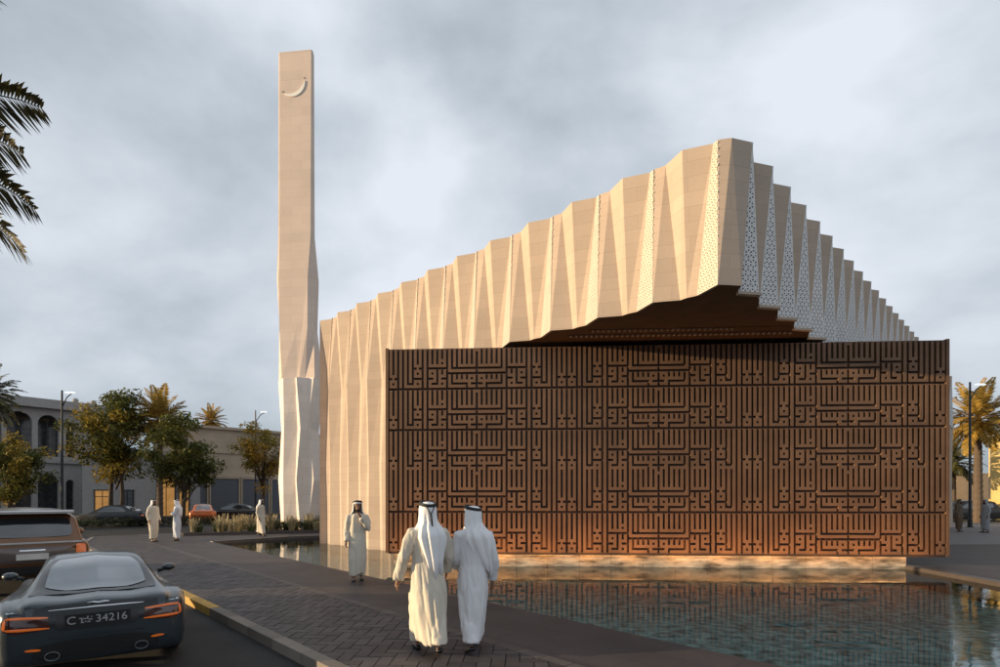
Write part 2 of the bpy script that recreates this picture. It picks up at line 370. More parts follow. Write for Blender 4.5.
    for ank, s, tl in feet:                                          # cloth caught round each leg
        kn_ = Vector((s * .092, ank.y * .5 + .03, .50)); hp_ = Vector((s * .085, 0, .86)); bt = ank + Vector((0, -.012, .035 - tl * .2)); rr = []
        for i_, (p_, r_) in enumerate(((hp_, .098), (hp_.lerp(kn_, .5), .104), (kn_, .098), (kn_.lerp(bt, .5), .090), (bt, .084))):
            rr.append([p_ + Vector((math.cos(q * math.pi / 14) * r_, math.sin(q * math.pi / 14) * r_ * 1.08, 0)) * (1 + (.07 * math.sin(4 * q * math.pi / 14 + ph + i_ * .5) + .04 * math.sin(9 * q * math.pi / 14 + i_)) * (i_ / 4)) for q in range(28)])
        rb.loft(rr)
    for s in (1, -1):
        sh, el, wr = hands[s]; P = [sh + Vector((-s * .09, 0, .01)), sh + Vector((-s * .01, 0, .0)), sh.lerp(el, .35), sh.lerp(el, .7), el, el.lerp(wr, .35), el.lerp(wr, .7), wr.lerp(el, .04)]
        rad = [.068, .072, .066, .061, .057, .054, .052, .051]; rr = []
        pts = [Vector(p) for p in P]; prev = None
        for i, p in enumerate(pts):
            d = (pts[min(i + 1, len(pts) - 1)] - pts[max(i - 1, 0)]).normalized(); a_ = (prev - d * prev.dot(d)) if prev is not None else d.cross(Vector((0, 1, 0))); a_.normalize(); prev = a_.copy(); b_ = d.cross(a_)
            rr.append([p + (a_ * math.cos(q * math.pi / 12) + b_ * math.sin(q * math.pi / 12)) * rad[i] * (1 + .07 * math.sin(3 * q * math.pi / 12 + i * 1.4 + ph) + .04 * math.sin(i * 2.6 + ph)) for q in range(24)])
        rb.loft(rr)
    rb.v = [tuple(Vector(p) * k) for p in rb.v]
    ro = rb.build('robe', M_(robe), root, smooth=True); remesh(ro, .011 if fine else .018, 3 if fine else 2)
    if fine:                                                        # soft wrinkles across the cloth
        me = ro.data
        nrm_ = [v_.normal.copy() for v_ in me.vertices]
        for v_, vn_ in zip(me.vertices, nrm_):
            p = v_.co.copy(); q = Vector((p.x * 13 + ph + p.z * 1.2, p.y * 13, p.z * 1.5)); a = noise.noise(q); b = noise.noise(Vector((p.x * 26 + p.z * 3, p.y * 26 + ph, p.z * 3.5)))
            v_.co = p + vn_ * (.026 * abs(a) + .008 * abs(b))
    # headscarf
    sf = MB(); NA = 64; rows = []
    prof = [(0.118, .018), (.112, .05), (.095, .078), (.06, .094), (.02, .099), (-.03, .100), (-.08, .103), (-.12, .110), (-.17, .126), (-.23, .145), (-.28, .152), (-.36, .148), (-.45, .142), (-.54 if scarf_len > .56 else -scarf_len + .02, .132), (-scarf_len, .12)]
    for j, (dz, r_) in enumerate(prof):
        row = []
        for a in range(NA + 1):
            ang = -math.pi + 2 * math.pi * a / NA                   # 0 = back
            front = abs(ang) / math.pi
            ztar = dz; 
            if dz < -.28: ztar = -.28 + (dz + .28) * max(0, 1 - (abs(ang) / R(100)) ** 4) * (1 + .10 * math.sin(4 * ang + ph))
            rx, ry = r_ * 1.03, r_ * 1.16
            if dz < -.12: t = min(1, (-.12 - dz) / .16); rx = r_ * 1.08 * (1 + .12 * t) * (1 if dz > -.3 else max(.6, 1 + (dz + .3) * .8)); ry = r_ * (.95)
            fold = 1 + min(1, max(0, -dz + .02) * 4) * (.11 * math.sin(9 * ang + ph + 2 * dz) + .06 * math.sin(15 * ang + 2 * ph + 4 * dz))
            p = Vector((math.sin(ang) * rx * fold + (scarf_shift * max(0, -dz - .1)), -math.cos(ang) * ry * fold - min(.06, max(0, -dz - .1) * .5), ztar))
            p = hc + (Mh @ p if dz > -.13 else Matrix.Rotation(head_yaw * .35, 3, 'Z') @ p)
            row.append(p * k)
        rows.append(row)
    top = (hc + Vector((0, 0, .124))) * k; sf.v = [tuple(p) for r_ in rows for p in r_]
    for j in range(len(rows) - 1):
        for a in range(NA):
            ang = abs(-math.pi + 2 * math.pi * (a + .5) / NA); dz = (prof[j][0] + prof[j + 1][0]) / 2
            if dz < .055 and ang > (R(118) if dz > -.13 else R(112) if dz > -.3 else R(90)): continue
            i0 = j * (NA + 1) + a; sf.f.append((i0, i0 + 1, i0 + NA + 2, i0 + NA + 1)); sf.m.append(0)
    sf.add([top], []); ti = len(sf.v) - 1
    for a in range(NA): sf.f.append((ti, a + 1, a)); sf.m.append(0)
    so_ = sf.build('headscarf', M_(scarf), root, smooth=True); md = so_.modifiers.new('s', 'SOLIDIFY'); md.thickness = .006; md.offset = 1; bake(so_, None)
    for p in so_.data.polygons: p.use_smooth = True
    if not abaya:
        cb = MB()
        for dz, r_ in ((.085, .096), (.101, .088)):
            pts = [hc + Mh @ Vector((math.cos(a * math.pi / 12) * r_ * .98, math.sin(a * math.pi / 12) * r_ * 1.12, dz + .022 * math.sin(a * math.pi / 12))) for a in range(25)]
            cb.tube([p * k for p in pts], .011 * k, 7, caps=False)
        c_ = cb.build('head_cord', M_('cord_black'), root, smooth=True)
        if cord_tail:
            ct = MB()
            for s in (-1, 1): ct.tube([(hc + Mh @ Vector((s * .055, -.096, .068))) * k, (hc + Mh @ Vector((s * .03, -.124, .03))) * k, (hc + Vector((.012 + s * .004, -.135, -.02))) * k], .006 * k, 6)
            ct.tube([(hc + Vector((.012, -.138, -.015))) * k, (hc + Vector((.018, -.142, -.08))) * k, (hc + Vector((.03, -.150, -.16))) * k], [.011 * k, .012 * k, .007 * k], 6)
            ct.build('cord_tail', M_('cord_black'), c_, smooth=True)
    return root
def face(ax, ay): return math.atan2(-ax, ay)                      # rz so that local +y points along (ax, ay)
P1 = gp(428, 655); P2 = gp(474, 650.5); P3 = gp(357.5, 580.5)
person(P1[0], P1[1], face(-.30, .95), 'man in a cream robe walking away, left one of the close pair, black cord behind', stride=.23, lead=-1, cord_tail=True, H=1.80, width=.96, scarf_shift=.10, scarf_len=.74,
       arms={-1: (Vector((-.285, -.02, 1.12)), Vector((-.33, .07, .86))), 1: (Vector((.25, .02, 1.12)), Vector((.24, .14, .93)))}, head_yaw=.12, z0=.012)
person(P2[0] - .01, P2[1], face(-.28, 1), 'man in a white robe walking away, right one of the close pair', robe='robe_white', stride=.26, lead=1, H=1.76, width=.88, scarf_shift=.25, scarf_len=.70,
       arms={1: (Vector((.24, -.06, 1.10)), Vector((.25, .02, .84))), -1: (Vector((-.22, .03, 1.12)), Vector((-.16, .20, 1.0)))}, head_yaw=.7)
person(P3[0], P3[1], face(.30, -.95), 'man in a cream robe facing us by the pool with a hand at his chin', stride=.08, lead=1, H=1.78, scarf_len=.36, width=.92,
       arms={-1: (Vector((-.22, .10, 1.14)), Vector((-.06, .20, 1.40))), 1: (Vector((.235, -.03, 1.10)), Vector((.245, .08, .87)))})
if True:
    p = gp(153.5, 541.5); person(p[0], p[1], face(.9, -.3), 'slim figure in a pale pink robe and white headscarf, left one of the two talking', robe='robe_cream', stride=.03, fine=False, H=1.78, z0=0)
    p = gp(177, 540.5); person(p[0], p[1], face(-.9, -.35), 'figure in a bluish white robe with folded arms, right one of the two talking', robe='robe_blue', stride=.04, fine=False, H=1.76,
        arms={1: (Vector((.22, .06, 1.10)), Vector((-.02, .20, 1.20))), -1: (Vector((-.22, .06, 1.10)), Vector((.04, .21, 1.16)))})
    p = gp(261, 536); person(p[0], p[1], face(.95, -.2), 'figure in a flowing cream robe walking along the far edge of the pool', robe='robe_cream', stride=.20, fine=False, H=1.78)
    p = gp(959, 531.5); person(p[0], p[1], face(.5, -.8), 'figure in a dark brown cloak near the right end of the calligraphy wall', robe='robe_brown', scarf='robe_brown', stride=.04, fine=False, abaya=True, width=1.2)
    p = gp(985.5, 532.5); person(p[0], p[1], face(-.9, .1), 'figure in a plain grey robe at the right edge by the palm', robe='robe_grey', scarf='robe_grey', stride=.05, fine=False, abaya=True, width=1.1)
# ------------------------------------------------------------------ vehicles
def crom(P, t):
    n = len(P) - 1; t = max(0, min(n - 1e-6, t)); i = int(t); f = t - i
    p0, p1, p2, p3 = P[max(i - 1, 0)], P[i], P[i + 1], P[min(i + 2, n)]
    return .5 * ((2 * p1) + (p2 - p0) * f + (2 * p0 - 5 * p1 + 4 * p2 - p3) * f * f + (3 * p1 - p0 - 3 * p2 + p3) * f ** 3)
def section(x, zb, zs, w_, zr, wr):
    h_ = zs - zb; g = max(.0, zr - zs)
    pts = [(0, zb), (.6 * w_, zb), (.93 * w_, zb + .03), (.985 * w_, zb + .22 * h_), (w_, zb + .6 * h_), (.985 * w_, zs - .10 * h_), (.93 * w_, zs),
           (wr + (.90 * w_ - wr) * .55 * (1 if g > .2 else 1), zs + .10 * g + .008), (wr * 1.03, zs + .74 * g), (wr * .84, zs + .92 * g), (wr * .48, zr - .02), (0, zr)]
    return [Vector((x, y, z)) for y, z in pts]
STY = {
 'coupe': [(0.0, .30, .66, .74, .76, .62), (.03, .21, .74, .82, .84, .64), (.12, .16, .80, .89, .885, .66), (.4, .14, .85, .94, .925, .64), (.75, .18, .86, .955, 1.00, .62), (1.25, .18, .84, .94, 1.15, .585),
           (1.8, .18, .82, .915, 1.25, .56), (2.3, .18, .80, .905, 1.265, .56), (2.8, .18, .79, .905, 1.14, .57), (3.25, .18, .78, .91, .93, .62), (3.7, .18, .74, .91, .82, .62), (4.15, .2, .68, .88, .74, .56), (4.42, .25, .60, .80, .63, .5), (4.55, .34, .52, .64, .53, .4)],
 'suv': [(0.0, .48, .92, .84, 1.02, .76), (.03, .40, 1.00, .91, 1.10, .78), (.10, .36, 1.05, .94, 1.20, .77), (.28, .34, 1.08, .955, 1.52, .74), (.42, .32, 1.09, .96, 1.66, .73), (.9, .30, 1.08, .965, 1.72, .74), (1.8, .3, 1.06, .965, 1.74, .74),
         (2.6, .3, 1.05, .965, 1.70, .73), (3.05, .3, 1.04, .96, 1.42, .74), (3.4, .3, 1.03, .96, 1.14, .76), (3.9, .3, 1.0, .955, 1.07, .76), (4.4, .33, .92, .92, 1.0, .7), (4.68, .4, .8, .82, .88, .6), (4.76, .5, .7, .68, .74, .5)],
 'sedan': [(0.0, .42, .74, .74, .84, .62), (.04, .34, .82, .84, .92, .64), (.2, .26, .90, .90, .98, .66), (.6, .24, .91, .925, 1.02, .64), (1.0, .22, .91, .93, 1.22, .60), (1.45, .22, .90, .93, 1.40, .585),
           (2.0, .22, .88, .93, 1.45, .585), (2.6, .22, .87, .93, 1.40, .585), (3.1, .22, .86, .93, 1.14, .62), (3.5, .22, .84, .93, .95, .66), (4.0, .22, .80, .91, .88, .62), (4.4, .26, .72, .86, .78, .56), (4.62, .36, .6, .7, .64, .45)]}
def rounded(poly, it=3):
    P = [Vector(p) for p in poly]
    for _ in range(it):
        c_ = .10 if _ == 0 and it > 1 else .25
        Q = []
        for i in range(len(P)):
            a, b = P[i], P[(i + 1) % len(P)]; Q += [a.lerp(b, c_), a.lerp(b, 1 - c_)]
        P = Q
    return P
def make_car(style, loc, rz, paint, label, S=1.0, wheels_r=.345, group=None, detail=True):
    root = empty('parked_car', loc, rz, label, 'car', group); st = STY[style]
    secs = [section(*s) for s in st]; npt = len(secs[0]); NU = 64; NV = 30
    full = []
    for iu in range(NU + 1):
        t = iu / NU * (len(secs) - 1); half = []
        row = [Vector((crom([s[k].x for s in secs], t), crom([s[k].y for s in secs], t), crom([s[k].z for s in secs], t))) for k in range(npt)]
        for iv in range(NV + 1):
            tv = iv / NV * (npt - 1); half.append(Vector((row[0].x, max(0, crom([p.y for p in row], tv)), crom([p.z for p in row], tv))))
        ring = half + [Vector((p.x, -p.y, p.z)) for p in reversed(half[1:-1])]
        full.append(ring)
    n = len(full[0])
    def cap(ring, dx):
        c = sum(ring, Vector()) / n; rs = []
        for f in (1.0, .8, .55, .25): rs.append([c + (p - c) * f + Vector((dx * (1 - f * f), 0, 0)) for p in ring])
        return rs
    rings = list(reversed(cap(full[0], -.035)))[:-1] + full + cap(full[-1], .04)[1:]
    mb = MB(); mb.loft(rings); body = mb.build('body', M_(paint), root, smooth=True); fix(body)
    for p in body.data.polygons: p.use_smooth = True
    bm = bmesh.new(); bm.from_mesh(body.data); bvh = BVHTree.FromBMesh(bm); bm.free()
    def decal(name, poly, axis, m, off=.006, rd=3, nr=6, to=None, smooth=True, thick=.0):
        """poly in 2-D; axis 'x' (from behind: (y,z)), 'y+'/'y-' (from side: (x,z)), 'z' (from above: (x,y)), 'X' from the front"""
        P = rounded(poly, rd) if rd else [Vector(p) for p in poly]
        c = sum(P, Vector((0, 0))) / len(P); rs = []
        for f in [i / nr for i in range(nr, 0, -1)]: rs.append([c + (p - c) * f for p in P])
        def hit(q):
            if axis == 'x': o, d = Vector((-2, q.x, q.y)), Vector((1, 0, 0))
            elif axis == 'X': o, d = Vector((8, q.x, q.y)), Vector((-1, 0, 0))
            elif axis == 'y+': o, d = Vector((q.x, 3, q.y)), Vector((0, -1, 0))
            elif axis == 'y-': o, d = Vector((q.x, -3, q.y)), Vector((0, 1, 0))
            else: o, d = Vector((q.x, q.y, 4)), Vector((0, 0, -1))
            h, nn, _, _ = bvh.ray_cast(o, d)
            return (h - d * off) if h else None
        vs = []; ok = True; idx = []
        for r_ in rs: idx.append([]); [idx[-1].append(hit(q)) for q in r_]
        cc = hit(c); mb = MB()
        m_ = len(P)
        for i in range(len(idx) - 1):
            for k in range(m_):
                q = [idx[i][k], idx[i][(k + 1) % m_], idx[i + 1][(k + 1) % m_], idx[i + 1][k]]
                if all(x is not None for x in q): mb.quad(*q)
        for k in range(m_):
            q = [idx[-1][k], idx[-1][(k + 1) % m_], cc]
            if all(x is not None for x in q): mb.quad(*q)
        ob = mb.build(name, m, to or root)
        b2 = bmesh.new(); b2.from_mesh(ob.data); bmesh.ops.remove_doubles(b2, verts=b2.verts, dist=1e-5); bmesh.ops.recalc_face_normals(b2, faces=b2.faces)
        b2.to_mesh(ob.data); b2.free()
        for p in ob.data.polygons: p.use_smooth = smooth
        return ob
    L = st[-1][0]; axles = (.86, L - .90)
    wmax = max(s[3] for s in st)
    for ax in axles:
        for s in (1, -1):
            decal('wheel_arch', [(ax + (wheels_r + .055) * math.cos(a * math.pi / 8), wheels_r + (wheels_r + .055) * math.sin(a * math.pi / 8)) for a in range(16)], 'y+' if s > 0 else 'y-', M_('rubber'), .004, 1)
            wh = MB(); pr = [(.60, .0), (.66, .02), (.92, .03), (.99, .06), (1, .11), (.98, .19), (.9, .22), (.6, .22)]; seg = 28; rr = []
            for (a, b) in pr: rr.append([Vector((ax + a * wheels_r * math.cos(2 * math.pi * k / seg), s * (wmax * .995 + .006 - b), wheels_r + a * wheels_r * math.sin(2 * math.pi * k / seg))) for k in range(seg)])
            wh.loft(rr, caps=False); w_o = wh.build('wheel', M_('rubber'), root, smooth=True)
            rm = MB(); r0 = wheels_r * .66; y = s * (wmax * .995 + .0 - .03)
            rm.tube([(ax, y - s * .1, wheels_r), (ax, y - s * .005, wheels_r)], [wheels_r * .15, wheels_r * .12], 12)
            for k in range(10):
                a = 2 * math.pi * k / 10; d = Vector((math.cos(a), 0, math.sin(a))); c_ = Vector((ax, y - s * .02, wheels_r)); rm.tube([c_ + d * wheels_r * .1, c_ + d * r0], [(.018, .02), (.013, .014)], 5)
            rr = []
            for (a, b) in ((1.0, .0), (.93, .005), (.93, .1), (1.0, .1)): rr.append([Vector((ax + a * r0 * math.cos(2 * math.pi * k / seg), y - s * b, wheels_r + a * r0 * math.sin(2 * math.pi * k / seg))) for k in range(seg)])
            rm.loft(rr, caps=False); rm.build('rim', M_('rim_alloy'), w_o, smooth=False)
    return root, decal, body, bvh
def txt(body, size, parent, m, M, name, extrude=.002):
    cu = bpy.data.curves.new(name, 'FONT'); cu.body = body; cu.size = size; cu.extrude = extrude; cu.align_x = 'CENTER'; cu.align_y = 'CENTER'
    o = bpy.data.objects.new(name, cu); COL.objects.link(o); dg = bpy.context.evaluated_depsgraph_get(); dg.update(); me = bpy.data.meshes.new_from_object(o.evaluated_get(dg)); bpy.data.objects.remove(o)
    me.transform(M); me.materials.clear(); me.materials.append(m); q = bpy.data.objects.new(name, me); COL.objects.link(q); q.parent = parent; return q
def fwd(v): return math.atan2(v[1], v[0])
# --- sports coupe (local +x is forward, y left)
CA = fwd((-.60, .80)); cd = Vector((math.cos(CA), math.sin(CA)))
cp, dec, body, bvh = make_car('coupe', (-4.50, 6.22, -.12), CA, 'paint_slate', 'dark slate blue sports coupe seen from behind with glowing orange tail lights, nearest the kerb')
cp.scale = (.97, .96, .955)
dec('boot_panel', [(.60, .60), (.70, .74), (.66, .835), (0, .845), (-.66, .835), (-.70, .74), (-.60, .60)], 'x', M_('paint_black'), .004, 2)
dec('window_surround', [(.40, .68), (.56, .62), (1.30, .56), (1.70, .47), (1.80, 0), (1.70, -.47), (1.30, -.56), (.56, -.62), (.40, -.60), (.38, 0)], 'z', M_('paint_black'), .006, 2, 14)
dec('rear_window', [(.62, .52), (1.30, .48), (1.62, .40), (1.70, 0), (1.62, -.40), (1.30, -.48), (.62, -.52), (.50, -.3), (.47, 0), (.50, .3)], 'z', M_('rear_glass'), .014, 2, 14)
for s, ax in ((1, 'y+'), (-1, 'y-')):
    dec('side_window', [(1.05, .96), (1.5, 1.10), (2.1, 1.17), (2.6, 1.10), (3.0, .92), (2.9, .87), (1.6, .89)], ax, M_('car_glass'), .006, 2, 8)
    dec('door_seam', [(1.75, .30), (1.765, .30), (1.78, .84), (1.765, .84)], ax, M_('rubber'), .003, 0, 2)
dec('windscreen', [(2.55, .52), (3.1, .62), (3.2, 0), (3.1, -.62), (2.55, -.52), (2.5, 0)], 'z', M_('car_glass'), .008, 2, 8)
for s in (1, -1):
    tl = dec('tail_light', [(s * .44, .585), (s * .46, .735), (s * .80, .755), (s * .86, .70), (s * .845, .60), (s * .76, .56)], 'x', M_('tail_dark'), .006, 2)
    dec('light_bar', [(s * .45, .708), (s * .46, .732), (s * .80, .752), (s * .835, .728), (s * .79, .724)], 'x', M_('tail_orange'), .013, 1, 4, to=tl)
    dec('light_bar', [(s * .44, .592), (s * .445, .612), (s * .80, .626), (s * .85, .615), (s * .78, .592)], 'x', M_('tail_orange'), .013, 1, 4, to=tl)
    dec('light_bar', [(s * .825, .61), (s * .815, .735), (s * .84, .72), (s * .855, .62)], 'x', M_('tail_orange'), .012, 1, 4, to=tl)
    dec('reflector', [(s * .52, .350), (s * .52, .378), (s * .64, .386), (s * .67, .362)], 'x', M_('tail_orange'), .008, 1, 3)
    mb = MB(); c_ = Vector((.0, s * .42, .285)); 
    mb.loft([[c_ + Vector((x, r_ * 1.4 * math.cos(a * .3142), r_ * math.sin(a * .3142))) for a in range(20)] for x, r_ in ((.25, .05), (-.05, .050), (-.056, .048), (-.05, .045), (.2, .043))], caps=False); mb.build('exhaust', M_('rim_alloy'), cp, smooth=True)
    mb = MB(); mb.ball((2.6, s * .985, .92), (.10, .095, .062)); mb.tube([(2.66, s * .84, .86), (2.62, s * .95, .90)], .035, 6); mb.build('mirror', M_('paint_slate'), cp, smooth=True)
    dec('headlight', [(s * .45, .52), (s * .5, .62), (s * .72, .62), (s * .74, .52)], 'X', M_('car_glass'), .006, 2)
dec('trim_line', [(.82, .782), (.82, .796), (0, .806), (-.82, .796), (-.82, .782), (0, .792)], 'x', M_('chrome'), .013, 0, 2)
dec('plate_recess', [(.40, .56), (.38, .76), (-.38, .76), (-.40, .56)], 'x', M_('plate_black'), .008, 2)
dec('diffuser', [(.62, .245), (.56, .40), (.30, .44), (-.30, .44), (-.56, .40), (-.62, .245)], 'x', M_('rubber'), .006, 2)
dec('boot_seam', [(.70, .60), (.712, .60), (.78, .80), (.765, .80)], 'x', M_('rubber'), .003, 0, 2); dec('boot_seam', [(-.70, .60), (-.712, .60), (-.78, .80), (-.765, .80)], 'x', M_('rubber'), .003, 0, 2)
dec('bumper_seam', [(.86, .475), (.86, .487), (-.86, .487), (-.86, .475)], 'x', M_('rubber'), .004, 0, 2)
h, nn, _, _ = bvh.ray_cast(Vector((-2, 0, .66)), Vector((1, 0, 0)))
tilt = Matrix(((0, 0, -1, h.x - .018), (-1, 0, 0, 0), (0, 1, 0, .66), (0, 0, 0, 1)))
mb = MB(); mb.box((h.x - .010, 0, .66), (.012, .62, .135)); pl = mb.build('number_plate', M_('plate_black'), cp)
txt('C', .125, pl, M_('plate_text'), tilt @ Matrix.Translation((-.25, -.003, 0)), 'plate_letter')
txt('34216', .125, pl, M_('plate_text'), tilt @ Matrix.Translation((.125, -.003, 0)), 'plate_digits')
mb = MB()                                                    # small two-line script between letter and digits
for (x, y, w_, h_) in ((-.165, .018, .03, .012), (-.155, .0, .012, .045), (-.125, .012, .045, .011), (-.10, .026, .011, .03), (-.075, .0, .04, .012), (-.12, -.022, .012, .012), (-.09, -.026, .03, .011), (-.15, -.03, .03, .011), (-.065, .03, .011, .011)):
    mb.add([tilt @ Vector((x + a * w_ / 2, y + b * h_ / 2, .003)) for a, b in ((-1, -1), (1, -1), (1, 1), (-1, 1))], [(0, 1, 2, 3)])
mb.build('plate_script', M_('plate_text'), pl)
h, nn, _, _ = bvh.ray_cast(Vector((-2, 0, .835)), Vector((1, 0, 0)))
h = h or Vector((0, 0, .835)); mb = MB()
for s in (1, -1): mb.tube([(h.x - .008, 0, .835), (h.x - .008, s * .05, .845), (h.x - .006, s * .105, .842)], [.012, .011, .004], 6)
mb.build('wing_badge', M_('chrome'), cp)
# --- bronze suv
CB = fwd((-.70, .714))
sp, dec, body, bvh = make_car('suv', (-9.35, 11.1, -.12), CB, 'paint_bronze', 'bronze orange off-road car with a silver roof, parked ahead of the blue coupe', wheels_r=.38)
dec('roof_panel', [(.42, .66), (.40, 0), (.42, -.66), (1.6, -.68), (2.7, -.64), (2.75, 0), (2.7, .64), (1.6, .68)], 'z', M_('paint_silver'), .012, 1, 8)
dec('rear_window', [(.66, 1.17), (.62, 1.55), (-.62, 1.55), (-.66, 1.17)], 'x', M_('car_glass'), .012, 2, 8)
mb = MB(); mb.loft([[Vector((x, y * w_, z)) for y, z in ((-1, 1.655 + dz), (1, 1.655 + dz), (1, 1.70 + dz), (-1, 1.70 + dz))] for x, w_, dz in ((.55, .70, .01), (.20, .69, 0), (.08, .66, -.015))]); mb.build('spoiler', M_('paint_silver'), sp)
dec('tailgate_panel', [(.68, .66), (.66, .98), (-.66, .98), (-.68, .66)], 'x', M_('paint_tailgate'), .010, 2)
dec('trim_line', [(.80, 1.04), (.80, 1.075), (-.80, 1.075), (-.80, 1.04)], 'x', M_('paint_silver'), .02, 0, 3)
dec('tailgate_letters', [(.2, .905), (.2, .93), (-.2, .93), (-.2, .905)], 'x', M_('chrome'), .018, 0, 2)
for s in (1, -1):
    dec('tail_light', [(s * .70, .72), (s * .70, 1.02), (s * .86, 1.0), (s * .87, .72)], 'x', M_('tail_orange'), .012, 2)
    dec('side_window', [(.55, 1.16), (.62, 1.52), (2.5, 1.54), (2.95, 1.24), (2.9, 1.12)], 'y+' if s > 0 else 'y-', M_('car_glass'), .008, 2, 8)
    mb = MB(); mb.ball((2.75, s * 1.08, 1.14), (.10, .12, .09)); mb.tube([(2.8, s * .93, 1.08), (2.78, s * 1.03, 1.12)], .03, 6); mb.build('mirror', M_('paint_bronze'), sp, smooth=True)
dec('bumper', [(.80, .42), (.80, .60), (-.80, .60), (-.80, .42)], 'x', M_('rubber'), .015, 2)
mb = MB(); mb.box((-.055, 0, .79), (.012, .50, .12)); mb.build('number_plate', M_('white_wall'), sp)
# --- background cars
def bgcar(style, x, y, rz, paint, label, z=-.12, roof=None):
    e_, d_, b_, v_ = make_car(style, (x, y, z), rz, paint, label)
    if style == 'suv': W = [(.55, 1.16), (.62, 1.52), (2.5, 1.54), (2.95, 1.24), (2.9, 1.12)]
    else: W = [(1.0, 1.00), (1.4, 1.28), (2.1, 1.33), (2.6, 1.26), (3.1, 1.02), (2.9, .97)]
    for ax in ('y+', 'y-'): d_('side_window', W, ax, M_('car_glass'), .008, 2, 8)
    if roof: d_('roof_panel', [(1.4, .5), (1.4, -.5), (2.6, -.5), (2.6, .5)], 'z', M_(roof), .01, 1, 6)
    zz = 1.3 if style == 'suv' else 1.15
    if style == 'suv': d_('rear_window', [(.66, 1.17), (.62, 1.52), (-.62, 1.52), (-.66, 1.17)], 'x', M_('car_glass'), .012, 2, 6)
    else: d_('rear_window', [(.68, .5), (1.28, .44), (1.28, -.44), (.68, -.5)], 'z', M_('car_glass'), .01, 2, 6)
    for s in (1, -1):
        d_('tail_light', [(s * .50, .70), (s * .50, .80), (s * .78, .80), (s * .80, .72)], 'x', M_('tail_orange'), .01, 1)
        d_('headlight', [(s * .45, .58), (s * .48, .68), (s * .72, .68), (s * .74, .6)], 'X', M_('lattice_white'), .01, 1)
    return e_
bgcar('sedan', atx(148, 38), 38, R(182), 'paint_black', 'dark low car crossing the street left of the two men talking')
bgcar('sedan', atx(203, 41.5), 41.5, R(118), 'paint_orange', 'bright orange car behind the pale grasses', roof='paint_silver')
bgcar('sedan', atx(262, 46), 46, R(182), 'paint_black', 'dark car parked in front of the grey shutters, left of the minaret')
bgcar('suv', atx(992, 42.8), 42.8, R(180), 'paint_black', 'dark car behind the two people at the right edge', -.12)

# ------------------------------------------------------------------ ground plan
def sheet(name, outer, z, m, holes=(), skirt=None, kind=True):
    polys = [[Vector((x, y, 0)) for x, y in outer]] + [[Vector((x, y, 0)) for x, y in h] for h in holes]
    tris = tessellate_polygon(polys); pts = [p for pl in polys for p in pl]
    mb = MB(); mb.add([(p.x, p.y, z) for p in pts], [tuple(t) for t in tris])
    o = mb.build(name, m); bm = bmesh.new(); bm.from_mesh(o.data)
    for f in bm.faces:
        if f.normal.z < 0: f.normal_flip()
    bm.to_mesh(o.data); bm.free()
    return struct(o) if kind else o
K0 = (12.0, -8.6); K1 = gp(84, 544)
plaza = [K0, (80, -8.6), (80, 41), (0, 41), (-10, 35), (-15.5, 29.5), (-18.8, 25.8), K1]
PA = (-11.85, 22.9); PC = (10.95, 14.96)
pool = [PA, (10.33, -2.05), (10.45, 3), PC, (10.95, 16.5), (-5.2, 28.2), (-9.76, 25.8)]
big = [(-900, -200), (900, -200), (900, 1500), (-900, 1500)]
sheet('ground', big, -.12, M_('asphalt'), [plaza])
sheet('plaza', plaza, 0, M_('paving_stone'), [pool])
sheet('pool_floor', pool, -.5, M_('pool_tile'))
wo = sheet('water', pool, -.09, M_('water'))
mb = MB()
for i in range(len(pool)):
    a, b = pool[i], pool[(i + 1) % len(pool)]
    mb.quad((*a, -.5), (*b, -.5), (*b, 0), (*a, 0))
struct(mb.build('pool_wall', M_('coping')))
# coping stones round the pool, 4 mm proud of the paving
def strip(name, a, b, width, z0, z1, m, piece=.9, gap=.006, off=0, alt=None):
    a = Vector(a); b = Vector(b); d = b - a; L = d.length; d.normalize(); n = Vector((-d.y, d.x)); k = max(1, round(L / piece)); mb = MB()
    for i in range(k):
        p = a + d * (L * i / k + gap); q = a + d * (L * (i + 1) / k - gap)
        if alt and alt(((p + q) / 2)): mb.cur = 1
        else: mb.cur = 0
        P = [p + n * off, q + n * off, q + n * (off + width), p + n * (off + width)]
        mb.prism([(v.x, v.y) for v in P], z0, z1)
    return struct(mb.build(name, m))
strip('pool_coping', (10.95, 16.4), (10.95, 14.96), .25, 0, .012, M_('coping'), off=.01)
strip('pool_coping', PC, (10.45, 3), .25, .0, .012, M_('coping'), off=.01)
strip('pool_coping', PA, (-9.76, 25.8), .25, 0, .03, M_('coping'), off=0.0)
strip('pool_coping', (-9.76, 25.8), (-5.2, 28.2), .3, 0, .03, M_('coping'), off=0.0)
# kerb and side of plaza
yk0, yk1 = gp(193, 590)[1], gp(213, 606)[1]
ylo, yhi = min(yk0, yk1), max(yk0, yk1)
strip('kerb', K0, K1, .17, -.12, .014, [M_('kerb_stone'), M_('kerb_yellow')], off=-.17 + .17, alt=lambda p: ylo < p.y < yhi)
strip('kerb', K1, (-18.8, 25.8), .17, -.12, .014, M_('kerb_stone'))
for a, b in (((-18.8, 25.8), (-15.5, 29.5)), ((-15.5, 29.5), (-10, 35)), ((-10, 35), (0, 41)), ((0, 41), (80, 41))):
    strip('kerb', b, a, .17, -.12, .014, M_('kerb_stone'), off=-.0)
